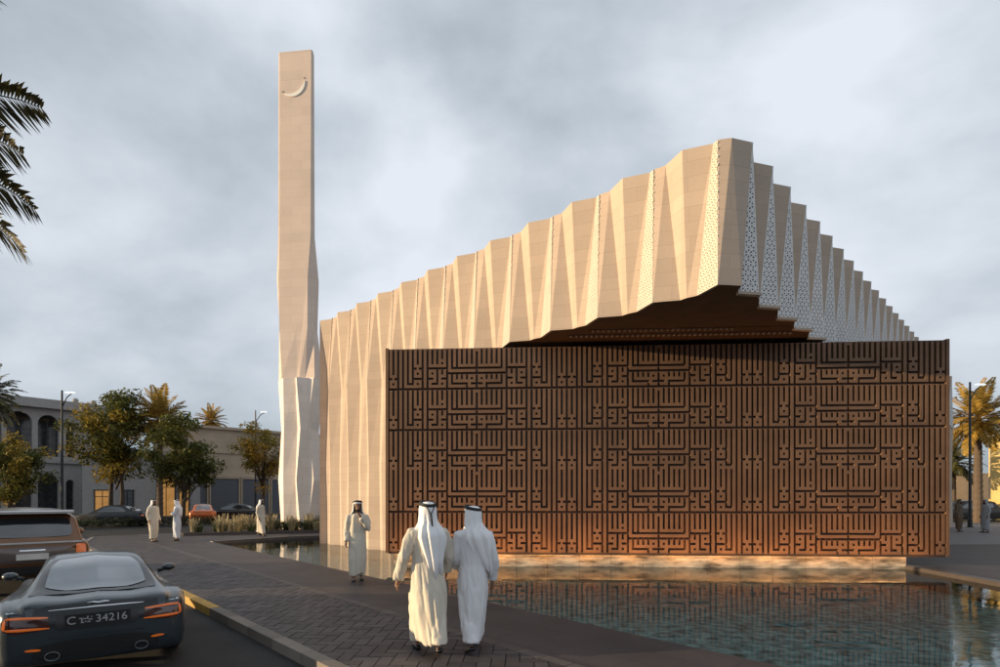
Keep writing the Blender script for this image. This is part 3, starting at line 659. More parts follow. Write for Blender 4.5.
# herringbone pavers between kerb and border
K0v, K1v = Vector(K0), Vector(K1); kd = (K1v - K0v).normalized(); kn = Vector((-kd.y, kd.x))
if kn.dot(Vector((1, 1))) < 0: kn = -kn
B0 = Vector(gp(584, 667)); B1 = Vector(gp(211, 559.5))
def border_off(s):                       # distance of the border line from the kerb at run s
    bd = (B1 - B0).normalized(); p = K0v + kd * s
    # intersection of the line through p along kn with the border
    det = bd.x * kn.y - bd.y * kn.x; q = B0 - p
    return (bd.x * q.y - bd.y * q.x) / det
sheet('paver_bed', [tuple(K0v + kd * 2 + kn * .001), tuple(K0v + kd * 2 + kn * border_off(2)), tuple(K0v + kd * 40 + kn * border_off(40)), tuple(K0v + kd * 40 + kn * .001)], .003, M_('joint'))
mb = MB(); T = .16; g = .006
lim_lo = .006
Lmax = (K1v - K0v).length - .5
ca, sa = math.cos(R(45)), math.sin(R(45))
for i in range(-170, 300):
    for j in range(-170, 300):
        # herringbone cell: horizontal tile covers (2 x 1), vertical tile (1 x 2)
        if (i - j) % 4 == 0: rect = (i, j, 2, 1)
        elif (i - j) % 4 == 3 : rect = (i, j, 1, 2)
        else: continue
        if rect[3] == 2: pass
        x0, y0, w_, h_ = rect
        cx, cy = (x0 + w_ / 2) * T, (y0 + h_ / 2) * T
        s = cx * ca - cy * sa + 14; t = cx * sa + cy * ca
        if s < 2 or s > Lmax: continue
        bo = border_off(s)
        if t < lim_lo - .12 or t > bo + .14: continue
        cs = []
        for (px, py) in ((x0 * T + g, y0 * T + g), ((x0 + w_) * T - g, y0 * T + g), ((x0 + w_) * T - g, (y0 + h_) * T - g), (x0 * T + g, (y0 + h_) * T - g)):
            ss = px * ca - py * sa + 14; tt = px * sa + py * ca
            cs.append([ss, tt])
        def clip(poly, f):
            o = []
            for q in range(len(poly)):
                a_, b_ = poly[q], poly[(q + 1) % len(poly)]; fa, fb = f(a_), f(b_)
                if fa >= 0: o.append(a_)
                if fa * fb < 0: t_ = fa / (fa - fb); o.append([a_[0] + (b_[0] - a_[0]) * t_, a_[1] + (b_[1] - a_[1]) * t_])
            return o
        cs = clip(clip(cs, lambda q: q[1] - lim_lo), lambda q: border_off(q[0]) - .168 - q[1]) if True else cs
        if len(cs) < 3: continue
        P = [K0v + kd * a + kn * b for a, b in cs]
        h = .010 + random.uniform(0, .004); m_ = len(P)
        top = [(p.x, p.y, h + random.uniform(-.001, .001)) for p in P]; bot = [(p.x, p.y, .004) for p in P]
        mb.add(top + bot, [tuple(range(m_))] + [(q, m_ + q, m_ + (q + 1) % m_, (q + 1) % m_) for q in range(m_)])
struct(mb.build('pavers', M_('paver')))
strip('paver_border', tuple(K0v + kd * 2 + kn * border_off(2)), tuple(K0v + kd * Lmax + kn * border_off(Lmax)), .16, 0, .012, M_('border_stone'), piece=.4, off=0)
sheet('pavement', [(12.0, 21.5), (79, 24), (79, 40.5), (12, 40.5)], .004, M_('grey_paving'))

# ------------------------------------------------------------------ mosque
LC = Vector((4.77, 11.29)); LD = Vector((1, -1)).normalized(); LN = Vector((-1, -1)).normalized()
RC = Vector((4.774, 11.42)); RD = Vector((1, 1)).normalized(); RN = Vector((1, -1)).normalized()
def lp(a, n, z): p = LC + LD * a + LN * n; return Vector((p.x, p.y, z))
def rp_(a, n, z): p = RC + RD * a + RN * n; return Vector((p.x, p.y, z))
ZT, ZB = 9.25, 6.17
PT = [(0, .25), (.57, 0), (.71, .04), (.95, 0)]
PB = [(-.02, 0), (.20, -.03), (.78, .27), (1.28, -.03)]
PER = 1.47; S0 = -1.007; NL = 11
def left_row(pat, z, k0, k1, corner=None):
    v = []
    for k in range(k1, k0 - 1, -1):
        s = S0 - PER * k
        for (a, n) in pat:
            v.append(lp(s + a, n, z))
    if corner: v = v[:-1] + [corner]      # last C ends at the corner
    else: v.append(lp(S0 - PER * (k0 - 1) + pat[0][0], pat[0][1], z))
    return v
mosque = empty('mosque', (4.77, 11.4, 0), 0, 'stone mosque with a pleated zigzag facade and an overhanging corner above the brown calligraphy wall', 'mosque')
OFF = Vector((-4.77, -11.4, 0))
def mbuild(mb, name, m, parent=mosque, **kw):
    mb.v = [tuple(Vector(p) + OFF) for p in mb.v]; return mb.build(name, m, parent, **kw)
wall = MB(); lattices = []
def tier(up, lo, lat_idx, per=4, split=None):
    n = len(up) - 1
    for i in range(n):
        q = [lo[i], lo[i + 1], up[i + 1], up[i]]
        if i % per in lat_idx: lattices.append(q); continue
        wall.quad(*q)
cT = Vector((4.774, 11.42, ZT)); cB = Vector((4.93, 11.32, ZB))
upL = left_row(PT, ZT, 0, NL, None)
upL = upL[:-2] + [cT]                       # final period: A, B, C to the corner
loL = left_row(PB, ZB, 0, NL, None); loL = loL[:-2] + [cB]
tier(upL, loL, (1,))
# tiers standing on the ground, left part
PM = [(b[0] * .62 + a[0] * .38, b[1] * .62 + a[1] * .38) for a, b in zip(PT, PB)]
PN = [(b[0] * .85 + a[0] * .15, (b[1] * .85 + a[1] * .15) * .9) for a, b in zip(PT, PB)]
for (zt, zb, pt, pb, li) in ((ZB, 3.1, PB, PM, ()), (3.1, -.45, PM, PN, ())):
    tier(left_row(pt, zt, 5, NL), left_row(pb, zb, 5, NL), li)
# right facade
PR = 1.172; NR = 28
upR = []; loR = []
for k in range(NR + 1):
    a = k * PR
    upR += [rp_(a, 0, ZT), rp_(a + .44, .24, ZT), rp_(a + .44, .24, ZT)]
    loR += [rp_(a + .30, 0, ZB) , rp_(a + .30, 0, ZB), rp_(a + .72, .27, ZB)]
upR[0] = cT; loR[0] = cB.copy(); 
for k in range(NR):
    i = 3 * k
    wall.quad(loR[i + 1], upR[i + 1], upR[i]) if k else wall.quad(cB, loR[1], upR[1], cT)
    lattices.append([loR[i + 1], loR[i + 2], upR[i + 1]])
    wall.quad(loR[i + 2], loR[i + 4], upR[i + 3], upR[i + 2])
upR = upR[:3 * NR + 1]; loR = loR[:3 * NR + 1]; endT = upR[-1]; 
loR[-1] = rp_(NR * PR + .30, 0, ZB)
# lower tiers of the right facade behind the calligraphy wall
for (zt, zb, flip) in ((ZB, 3.1, True), (3.1, -.1, False)):
    for k in range(7, NR):
        a = k * PR
        T_ = [rp_(a + .30, 0, zt), rp_(a + .72, .27, zt), rp_(a + PR + .30, 0, zt)] if flip else [rp_(a, 0, zt), rp_(a + .44, .24, zt), rp_(a + PR, 0, zt)]
        B_ = [rp_(a, 0, zb), rp_(a + .44, .24, zb), rp_(a + PR, 0, zb)] if flip else [rp_(a + .30, 0, zb), rp_(a + .72, .27, zb), rp_(a + PR + .30, 0, zb)]
        for i in range(2): wall.quad(B_[i], B_[i + 1], T_[i + 1], T_[i])
Lend = upL[0]; LendB = loL[0]; Rend = endT
side = Vector((1, 1, 0)).normalized() * 33.0
BK = Lend + side
for z0, z1 in ((-.45, ZT),):
    wall.quad(Vector((Rend.x, Rend.y, z0)), Vector((Lend.x, Lend.y, z0)), Vector((Lend.x, Lend.y, z1)), Vector((Rend.x, Rend.y, z1)))  # unseen back wall, run straight across so the low sun passes behind
# little closing triangles at the left end
wall.quad(Vector((Lend.x, Lend.y, -.45)), Vector((loL[0].x, loL[0].y, -.45)), loL[0], Lend)
mbuild(wall, 'pleated_wall', M_('facade_stone'))
def roofpoly(name, pts, z, m):
    polys = [[Vector((p.x, p.y, 0)) for p in pts]]; tris = tessellate_polygon(polys)
    mb = MB(); mb.add([(p.x, p.y, z) for p in pts], [tuple(t) for t in tris]); return mbuild(mb, name, m)
back = []
def dedupe(v):
    o = []
    for p in v:
        if not o or (Vector(p) - Vector(o[-1])).xy.length > 1e-4: o.append(p)
    return o
roofpoly('roof', dedupe(upL[:-1] + upR) + back, ZT - .004, M_('roof_grey'))
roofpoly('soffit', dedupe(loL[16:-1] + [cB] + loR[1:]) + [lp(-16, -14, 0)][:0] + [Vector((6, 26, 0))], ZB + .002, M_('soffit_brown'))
# rows of pale studs on thin strips under the soffit
mb = MB()
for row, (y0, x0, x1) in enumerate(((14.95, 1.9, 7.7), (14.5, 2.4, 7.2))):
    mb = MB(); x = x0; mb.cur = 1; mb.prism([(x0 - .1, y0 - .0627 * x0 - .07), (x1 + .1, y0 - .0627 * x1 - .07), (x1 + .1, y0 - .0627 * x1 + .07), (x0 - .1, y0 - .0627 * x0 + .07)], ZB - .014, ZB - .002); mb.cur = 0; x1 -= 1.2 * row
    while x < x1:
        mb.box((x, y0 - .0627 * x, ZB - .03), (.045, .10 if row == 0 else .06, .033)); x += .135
    mbuild(mb, 'soffit_studs', [M_('soffit_pale'), M_('soffit_brown')])
# dark wall added behind the calligraphy wall to block light
mb = MB(); mb.wall((-.3, 15.68 + .0627 * 3.15 + .02 - .0627 * 3.15 * 0 + .30), (9.6, 15.50), -.4, ZB, .2); mbuild(mb, 'light_block_wall', M_('dark_brown'))
# lattice screens
def lattice(q):
    q = [Vector(p) for p in q]; n = (q[1] - q[0]).cross(q[-1] - q[0]).normalized()
    c = sum(q, Vector()) / len(q)
    if n.y > 0: n = -n
    u = Vector((0, 0, 1)).cross(n).normalized(); v = n.cross(u) 
    if v.z < 0: v = -v
    o = q[0]; P = [((p - o).dot(u), (p - o).dot(v)) for p in q]
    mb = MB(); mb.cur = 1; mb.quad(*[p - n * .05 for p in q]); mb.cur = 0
    for i in range(len(q)):                                            # frame
        a, b = q[i], q[(i + 1) % len(q)]; d = (b - a); L = d.length
        if L < .15: continue
        d.normalize(); inn = n.cross(d)
        if inn.dot(c - (a + b) / 2) < 0: inn = -inn
        wd = .022
        mb.add([a + n * .006, b + n * .006, b + inn * wd + n * .006, a + inn * wd + n * .006, a - n * .05, b - n * .05, b + inn * wd - n * .05, a + inn * wd - n * .05],
               [(0, 1, 2, 3), (3, 2, 6, 7), (0, 1, 5, 4)])
    right_ = sum(p.x for p in q) / len(q) > 5.0; pitch = .10 if right_ else .085; wd = .0165 if right_ else .0175
    for fam in range(3):
        ang = R((0, 60, 120)[fam]); dx, dy = math.cos(ang), math.sin(ang); nx, ny = -dy, dx
        ts = [p[0] * nx + p[1] * ny for p in P]; t = math.ceil(min(ts) / pitch) * pitch
        while t < max(ts):
            hits = []
            for i in range(len(P)):
                a, b = P[i], P[(i + 1) % len(P)]; ta = a[0] * nx + a[1] * ny - t; tb = b[0] * nx + b[1] * ny - t
                if ta * tb < 0:
                    f = ta / (ta - tb); hits.append(((a[0] + (b[0] - a[0]) * f) * dx + (a[1] + (b[1] - a[1]) * f) * dy))
            if len(hits) == 2 and abs(hits[0] - hits[1]) > .03:
                s0, s1 = sorted(hits); e_ = .001 * fam; s0 += wd; s1 -= wd
                cs = []
                for (s_, w_) in ((s0, -wd), (s1, -wd), (s1, wd), (s0, wd)):
                    x = dx * s_ + nx * (t + w_); y = dy * s_ + ny * (t + w_); cs.append(o + u * x + v * y)
                mb.add([p + n * (.002 + e_) for p in cs] + [p - n * .03 for p in cs], [(0, 1, 2, 3), (0, 4, 5, 1), (2, 6, 7, 3)])
            t += pitch
    return mb
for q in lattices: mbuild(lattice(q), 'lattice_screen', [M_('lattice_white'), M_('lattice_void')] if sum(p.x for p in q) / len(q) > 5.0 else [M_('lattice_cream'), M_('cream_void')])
# sills under the lattice bases of the right facade
for k in range(NR):
    a = k * PR; mb = MB()
    P = [rp_(a + .30, .0, 0), rp_(a + .72, .27, 0), rp_(a + 1.0, .12, 0)]
    mb.v = []; mb.prism([(p.x, p.y) for p in (rp_(a + .27, .02, 0), rp_(a + .70, .33, 0), rp_(a + .80, .25, 0), rp_(a + .36, -.06, 0))], ZB - .06, ZB + .0)
    mbuild(mb, 'sill', M_('facade_stone'))

# ------------------------------------------------------------------ calligraphy wall
SX0, SY0, SX1, SY1 = -3.15, 15.68, 11.85, 14.74
sd = Vector((SX1 - SX0, SY1 - SY0)); SL = sd.length; sd.normalize()
screen = empty('calligraphy_wall', (SX0, SY0, -.09), math.atan2(sd.y, sd.x), 'long bronze brown wall covered in raised square kufic lettering, standing over the pool', 'calligraphy wall')
ZS0, ZS1 = .38, 6.14                        # relative to water level root
NC, NLV = 108, 40; px_ = SL / NC; pz = (ZS1 - ZS0) / NLV
cells = set()                               # doubled lattice: node (2c,2l), link cells between
def V(c, l0, l1):
    for r in range(2 * l0, 2 * l1 + 1): cells.add((2 * c, r))
def H(l, c0, c1):
    for r in range(2 * c0, 2 * c1 + 1): cells.add((r, 2 * l))
def ring(c, l): V(c, l, l + 1); V(c + 1, l, l + 1); H(l, c, c + 1); H(l + 1, c, c + 1)
def joint(c, l0, l):                        # two stems that meet, then a short neck to a ring below
    H(l, c, c + 1); cells.add((2 * c + 1, 2 * l + 1))
for mod in range(3):
    for row in range(5):
        O = mod * 36 + 18; L = row * 8; up = -1 if row == 3 else 0
        def v(c, a, b): V(O + c, L + a + (up if a == 0 else 0), L + b)
        def h(l, a, b): H(L + l, O + a, O + b)
        def rg(c, l): ring(O + c, L + l)
        def jn(c, l): joint(O + c, 0, L + l)
        # right half
        h(0, -1, 0)
        for c in range(0, 5): v(c, 0, 3)
        h(3, 0, 4); v(5, 0, 4); h(4, 0, 5)
        rg(0, 5); v(1, 6, 7); h(7, 0, 1)
        for c in (2, 3, 4): v(c, 5, 6)
        h(6, 1, 4); v(5, 5, 7); h(7, 2, 5)
        for c in range(6, 10): v(c, 0, 3)
        h(3, 6, 9); v(6, 4, 5); v(7, 4, 7); h(5, 6, 7); rg(6, 6); rg(8, 4); v(8, 5, 6); h(6, 8, 9); v(9, 6, 7); h(7, 7, 9)
        v(10, 0, 7); v(11, 0, 3); v(12, 0, 3); jn(11, 3); rg(11, 4); rg(11, 6); h(7, 11, 14); v(13, 0, 6); v(14, 0, 7)
        v(15, 0, 7); v(16, 0, 5); v(17, 0, 5); jn(16, 5); rg(16, 6)
        # left half
        v(-18, 0, 5); v(-17, 0, 5); jn(-18, 5); rg(-18, 6); v(-16, 0, 7); v(-15, 0, 7); h(7, -15, -12); v(-14, 0, 6)
        v(-13, 0, 3); v(-12, 0, 3); jn(-13, 3); rg(-13, 4); rg(-13, 6); v(-11, 0, 7)
        for c in (-10, -9, -8, -7): v(c, 0, 3)
        h(3, -10, -7); h(2, -8, -7); rg(-10, 4); v(-9, 5, 6); h(6, -10, -9); v(-10, 6, 7); h(7, -10, -7)
        v(-8, 4, 7); v(-7, 4, 5); h(5, -8, -7); rg(-8, 6)
        v(-6, 0, 4); h(4, -6, -1); v(-5, 0, 3)
        for c in (-4, -3, -2, -1): v(c, 0, 3)
        h(3, -4, -1); v(-6, 5, 7); h(7, -6, -3)
        for c in (-5, -4, -3): v(c, 5, 6)
        h(6, -5, -2); rg(-2, 5); v(-2, 6, 7); h(7, -2, -1)
bw = px_ * .56; bh = pz * .56
def cx_(i): c = i // 2; return (c * px_ + (px_ - bw) / 2, c * px_ + (px_ + bw) / 2) if i % 2 == 0 else (c * px_ + (px_ + bw) / 2, (c + 1) * px_ + (px_ - bw) / 2)
def cz_(j): l = j // 2; a = (l * pz + (pz - bh) / 2, l * pz + (pz + bh) / 2) if j % 2 == 0 else (l * pz + (pz + bh) / 2, (l + 1) * pz + (pz - bh) / 2); return (ZS1 - a[1], ZS1 - a[0])
DEP = .085
def band(j0, j1):
    mb = MB()
    for (i, j) in cells:
        if not (j0 <= j < j1): continue
        x0, x1 = cx_(i); z0, z1 = cz_(j); y0, y1 = 0., DEP
        mb.quad((x0, y0, z0), (x1, y0, z0), (x1, y0, z1), (x0, y0, z1))
        if (i - 1, j) not in cells: mb.quad((x0, y1, z0), (x0, y0, z0), (x0, y0, z1), (x0, y1, z1))
        if (i + 1, j) not in cells: mb.quad((x1, y0, z0), (x1, y1, z0), (x1, y1, z1), (x1, y0, z1))
        if (i, j - 1) not in cells: mb.quad((x0, y0, z1), (x1, y0, z1), (x1, y1, z1), (x0, y1, z1))
        if (i, j + 1) not in cells: mb.quad((x0, y1, z0), (x1, y1, z0), (x1, y0, z0), (x0, y0, z0))
    return mb
for row in range(5):
    j0 = row * 16 - (0 if row != 3 else 1); j1 = (row + 1) * 16 - (1 if row == 2 else 0)
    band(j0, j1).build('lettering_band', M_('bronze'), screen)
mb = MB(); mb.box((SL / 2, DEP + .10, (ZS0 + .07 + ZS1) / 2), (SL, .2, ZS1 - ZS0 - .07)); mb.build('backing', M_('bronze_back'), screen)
mb = MB(); mb.box((SL / 2, .045, ZS0 + .01), (SL, .06, .09)); mb.build('bottom_rail', M_('dark_brown'), screen)
mb = MB()
mb.box((-.045, .15, (ZS0 + ZS1) / 2), (.08, .31, ZS1 - ZS0 + .02)); mb.box((SL + .045, .15, (ZS0 + ZS1) / 2), (.08, .31, ZS1 - ZS0 + .02))
mb.build('edge_trim', M_('bronze'), screen)
PLX = (10.97 - SX0) / sd.x
mb = MB(); npl = 16
for i in range(npl):
    mb.box((.1 + (PLX - .1) * (i + .5) / npl, .36, (ZS0 - .45) / 2 - .0), ((PLX - .1) / npl - .006, .3, ZS0 + .45 - .004))
mb.build('plinth', M_('marble_gold'), screen)
mb = MB(); mb.box((SL / 2 - .3, .17, ZS0 + .02), (SL - .9, .06, .03)); mb.build('light_strip', M_('light_strip'), screen)
# warm uplights in the pool washing the wall
for i in range(12):
    l = bpy.data.lights.new('uplight', 'SPOT'); o = bpy.data.objects.new('uplight', l); COL.objects.link(o)
    x = .7 + (SL - 1.4) * i / 11
    p = Vector((SX0, SY0)) + sd * x + Vector((sd.y, -sd.x)) * .75
    o.location = (p.x, p.y, .02); l.energy = 48; l.color = (1, .40, .10); l.spot_size = R(130); l.spot_blend = 1; l.shadow_soft_size = .1
    d = Vector((sd.x * 0 - sd.y * .8, sd.x * .8, 1.0)).normalized(); o.rotation_euler = (-d).to_track_quat('Z', 'Y').to_euler()

# ------------------------------------------------------------------ minaret
mnx = empty('minaret', (-11.34, 31.0, 0), math.atan2(-.11, .994), 'tall slim stone minaret with a crescent near its top, twisting to facets lower down', 'minaret')
def mring(front, dback, z): return [Vector((x, d, z)) for x, d in front] + [Vector((front[-1][0] * .92, dback, z)), Vector((front[0][0] * .92, dback, z))]
P8 = [(-1.23, .25), (-.50, -.60), (.17, -.52), (.33, -.74), (.87, -.45), (1.23, -.55)]
Q8 = [(-1.02, .2), (-.45, -.62), (.28, -.50), (.54, -.70), (.86, -.56), (.95, -.5)]
lo = [mring(Q8, .9, 0), mring(P8, .95, 2.8), mring(Q8, .9, 5.6), mring(P8, .95, 8.4)]
up = [mring([(-1.20, .25), (-.66, -.45), (.17, -.40), (.33, -.42), (.66, -.38), (1.23, -.45)], .9, 8.4),
      mring([(-.98, -.05), (-.92, -.22), (.1, -.22), (.4, -.22), (.72, -.24), (1.0, -.05)], .6, 11.2),
      mring([(-1.10, -.15), (-.98, -.22), (0, -.22), (.4, -.22), (.72, -.22), (1.16, .12)], .45, 14.0),
      mring([(-.99, -.2), (-.9, -.22), (0, -.22), (.4, -.22), (.90, -.22), (1.0, .0)], .25, 16.4),
      mring([(-.97, -.2), (-.9, -.22), (0, -.22), (.4, -.22), (.93, -.22), (.97, -.1)], .22, 26.6)]
mb = MB(); mb.loft(lo); mb.build('lower_shaft', M_('minaret_white'), mnx)
mb = MB(); mb.loft(up); ob = mb.build('upper_shaft', M_('minaret_stone'), mnx)
# crescent
sc = 30.7 / F
def arc(cx, cz, r, a0, a1, n): return [(cx + r * math.cos(a0 + (a1 - a0) * i / n), cz + r * math.sin(a0 + (a1 - a0) * i / n)) for i in range(n + 1)]
tA = Vector(((285.7 - 297) * sc, 0)); 
zc = lambda py: CH + (HZ - py) * sc
A = Vector(((285.7 - 297) * sc, zc(92))); B = Vector(((307.3 - 297) * sc, zc(80.7)))
mid = (A + B) / 2; ch = (B - A).length; per = Vector(((B - A).y, -(B - A).x)).normalized()
def arc3(s):
    r = ((ch / 2) ** 2 + s * s) / (2 * s); c = mid - per * (r - s); a0 = math.atan2((A - c).y, (A - c).x); a1 = math.atan2((B - c).y, (B - c).x)
    if a1 < a0: a1 += 2 * math.pi
    return [(c.x + r * math.cos(a0 + (a1 - a0) * i / 24), c.y + r * math.sin(a0 + (a1 - a0) * i / 24)) for i in range(25)]
o1 = arc3(8.8 * sc); o2 = arc3(5.0 * sc)
mb = MB()
for i in range(24):
    q = [o1[i], o1[i + 1], o2[i + 1], o2[i]]
    mb.add([(x, -.262, z) for x, z in q] + [(x, -.215, z) for x, z in q], [(0, 1, 2, 3), (0, 4, 5, 1), (2, 6, 7, 3)])
mb.build('crescent', M_('cream_gold'), mnx)
for p in (A + Vector((-.08, .12)), B + Vector((-.03, .16))):
    mb = MB(); mb.ball((p.x, -.225, p.y), .035); mb.build('stud', M_('metal_dark'), mnx)
# ------------------------------------------------------------------ vegetation
def fan_leaves(mb, c, rad, n, size, rng, squash=1.):
    for _ in range(n):
        d = Vector((rng.gauss(0, 1), rng.gauss(0, 1), rng.gauss(0, 1))).normalized() * (rng.random() ** .45)
        p = Vector(c) + Vector((d.x * rad, d.y * rad, d.z * rad * squash))
        a = Vector((rng.gauss(0, 1), rng.gauss(0, 1), rng.gauss(0, .6))).normalized(); b = a.cross(Vector((rng.random() - .5, rng.random() - .5, 1))).normalized()
        s = size * rng.uniform(.6, 1.4); mb.quad(p - a * s * .5, p + b * s * .28, p + a * s * .5, p - b * s * .28)
def tree(name, x, y, h, rx, crown0, seed, mats, label, z0=0, trunk_r=.16, nclump=34, leaves=170, group='trees along the far street', trunks=1):
    rng = random.Random(seed); root = empty(name, (x, y, z0), 0, label, 'tree', group)
    mb = MB(); cz = (h + crown0) / 2; hz = (h - crown0) / 2; crowns = []
    for i in range(nclump):
        d = Vector((rng.gauss(0, 1), rng.gauss(0, 1), rng.gauss(0, 1))).normalized() * (.35 + .62 * rng.random())
        t = d.z; wd = 1 - .35 * max(0, t) ** 2 - .25 * max(0, -t)
        crowns.append(Vector((d.x * rx * wd, d.y * rx * wd, cz + d.z * hz)))
    for tnk in range(trunks):
        bx = (tnk - (trunks - 1) / 2) * .9; ln = rng.uniform(-.25, .25)
        P = [(bx, 0, -.15), (bx + ln * .3, .05, h * .2), (bx * .8 + ln, 0, crown0 + .3), (ln * 1.3, .1, cz)]
        mb.tube(P, [trunk_r * 1.25, trunk_r, trunk_r * .75, trunk_r * .4], 8)
    for c in crowns[:14]:
        st = Vector((0, 0, crown0 * .8 + rng.random() * hz * .6)); m_ = (st + c) / 2 + Vector((0, 0, .15)); mb.tube([st, m_, c], [trunk_r * .4, trunk_r * .25, trunk_r * .1], 5)
    mb.build('trunk', M_('bark'), root, smooth=True)
    lf = MB()
    for i, c in enumerate(crowns):
        lf.cur = 1 if rng.random() < .48 else 0
        fan_leaves(lf, c, rx * rng.uniform(.2, .36), leaves, .055 * rx + .08, rng, .75)
    lf.build('crown', [M_(m) for m in mats], root)
    return root
def palm(name, x, y, h, fl, seed, leafm, label, z0=0, trunk_r=.2, nf=34, nl=32, group='date palms', droop=.9, lean=0., lfl=.21, extra=(), skip=0., lw=.019):
    rng = random.Random(seed); root = empty(name, (x, y, z0), 0, label, 'palm tree', group)
    mb = MB(); rings = []; n = int(h * 5); seg = 10
    for i in range(n + 1):
        t = i / n; r = trunk_r * (1.15 - .35 * t) * (1.0 if i % 2 else 1.14); rings.append([Vector((lean * t * t + r * math.cos(2 * math.pi * k / seg), r * math.sin(2 * math.pi * k / seg), t * h - .15)) for k in range(seg)])
    mb.loft(rings)
    for i in range(26):                                   # cut frond stubs under the crown
        a = i * 2.4; z = h - .9 + .035 * i; b = Vector((lean + math.cos(a) * trunk_r * .7, math.sin(a) * trunk_r * .7, z)); mb.tube([b, b + Vector((math.cos(a) * .18, math.sin(a) * .18, .22))], [.05, .025], 4)
    mb.build('trunk', M_('palm_bark'), root)
    cr = MB(); top = Vector((lean, 0, h))
    spec = [(i * 2.39996 + rng.uniform(-.2, .2), R(82) - (i / nf) ** .9 * R(125) + rng.uniform(-.1, .1), fl * rng.uniform(.85, 1.08)) for i in range(nf)]
    if skip: spec = [s_ for s_ in spec if math.cos(s_[0]) < math.cos(R(100)) and s_[1] > R(-25)]
    for a, el, L in spec + list(extra):
        p = top.copy(); d = Vector((math.cos(a) * math.cos(el), math.sin(a) * math.cos(el), math.sin(el))); pts = [p.copy()]; st = L / 12
        for k in range(12):
            d = (d + Vector((0, 0, -1)) * droop * .013 * (k + 2)).normalized(); p = p + d * st; pts.append(p.copy())
        cr.tube(pts, [.022 * (1 - k / 13.5) for k in range(13)], 4)
        for k in range(nl):
            t = .14 + .86 * k / nl; fi = t * 12; i0 = min(11, int(fi)); q = pts[i0].lerp(pts[i0 + 1], fi - i0); dd = (pts[i0 + 1] - pts[i0]).normalized()
            sd_ = dd.cross(Vector((0, 0, 1))); 
            if sd_.length < .05: sd_ = Vector((-math.sin(a), math.cos(a), 0))
            sd_.normalize(); upv = sd_.cross(dd)
            if extra: sd_, upv = sd_ * math.cos(R(38)) + upv * math.sin(R(38)), upv * math.cos(R(38)) - sd_ * math.sin(R(38))
            ll = fl * lfl * math.sin(math.pi * min(1, .18 + t * .80)) ** .7 * rng.uniform(.8, 1.15) + .04
            for sgn in (-1, 1):
                ld = (dd * .75 + sd_ * sgn * .85 + upv * rng.uniform(.0, .35) - Vector((0, 0, .22))).normalized(); wv = dd.cross(ld).cross(ld).normalized() * fl * lw
                tip = q + ld * ll - Vector((0, 0, ll * .12)); cr.quad(q - wv, q + ld * ll * .5 - wv * .9 , tip, q + ld * ll * .5 + wv * .9)
    cr.build('crown', M_(leafm), root)
    return root
tree('street_tree', atx(116, 44), 44, 10.9, 3.5, 3.0, 3, ['leaf_green', 'leaf_olive'], 'tall olive green tree with two trunks, right of the arched grey villa', -.12, trunks=2, nclump=70, leaves=230)
tree('street_tree', atx(182, 39), 39, 7.9, 2.6, 1.6, 5, ['leaf_green', 'leaf_green'], 'rounded dark green tree behind the two men talking', -.12, nclump=60, leaves=220)
tree('street_tree', atx(262, 46), 46, 8.8, 2.4, 2.6, 8, ['leaf_olive', 'leaf_gold'], 'golden green tree in front of the shuttered beige building, beside the minaret', -.12, nclump=44)
tree('street_tree', atx(8, 36), 36, 6.4, 2.3, 1.4, 9, ['leaf_green', 'leaf_olive'], 'low spreading tree at the left edge in front of the arches', -.12, nclump=60)
palm('date_palm', atx(-14, 38), 38, 8.9, 2.4, 15, 'palm_leaf', 'dark palm partly cut off by the left edge, above the low spreading tree', -.12, nf=44)
palm('date_palm', atx(160, 46), 46, 8.3, 3.0, 11, 'palm_gold', 'large bronze green palm between the tall tree and the rounded tree', -.12, nf=46, droop=.55)
palm('date_palm', atx(211, 78), 78, 12.6, 2.6, 12, 'palm_gold', 'small far palm whose crown rises behind the beige building', -.12, nf=40, droop=.6)
palm('date_palm', atx(978, 40), 40, 7.4, 3.1, 13, 'palm_gold', 'bright golden palm right of the calligraphy wall, beside the lamp post', 0, nf=48, trunk_r=.25, droop=.7)
palm('date_palm', atx(953, 44), 44, 4.6, 2.3, 14, 'palm_leaf', 'short dark palm half hidden behind the right end of the mosque', -.12, nf=40)
palm('date_palm', -5.53, 4.2, 4.54, 1.9, 22, 'palm_near', 'close palm reaching its fronds into the left side of the sky', -.12, nf=44, nl=70, trunk_r=.17, droop=.8, lfl=.20, lw=.010, skip=R(65),
     extra=[(R(1), R(32), 2.16), (R(-2), R(21), 2.06), (R(2), R(11), 2.06), (R(-1), R(0), 2.16), (R(1), R(57), 2.95)])
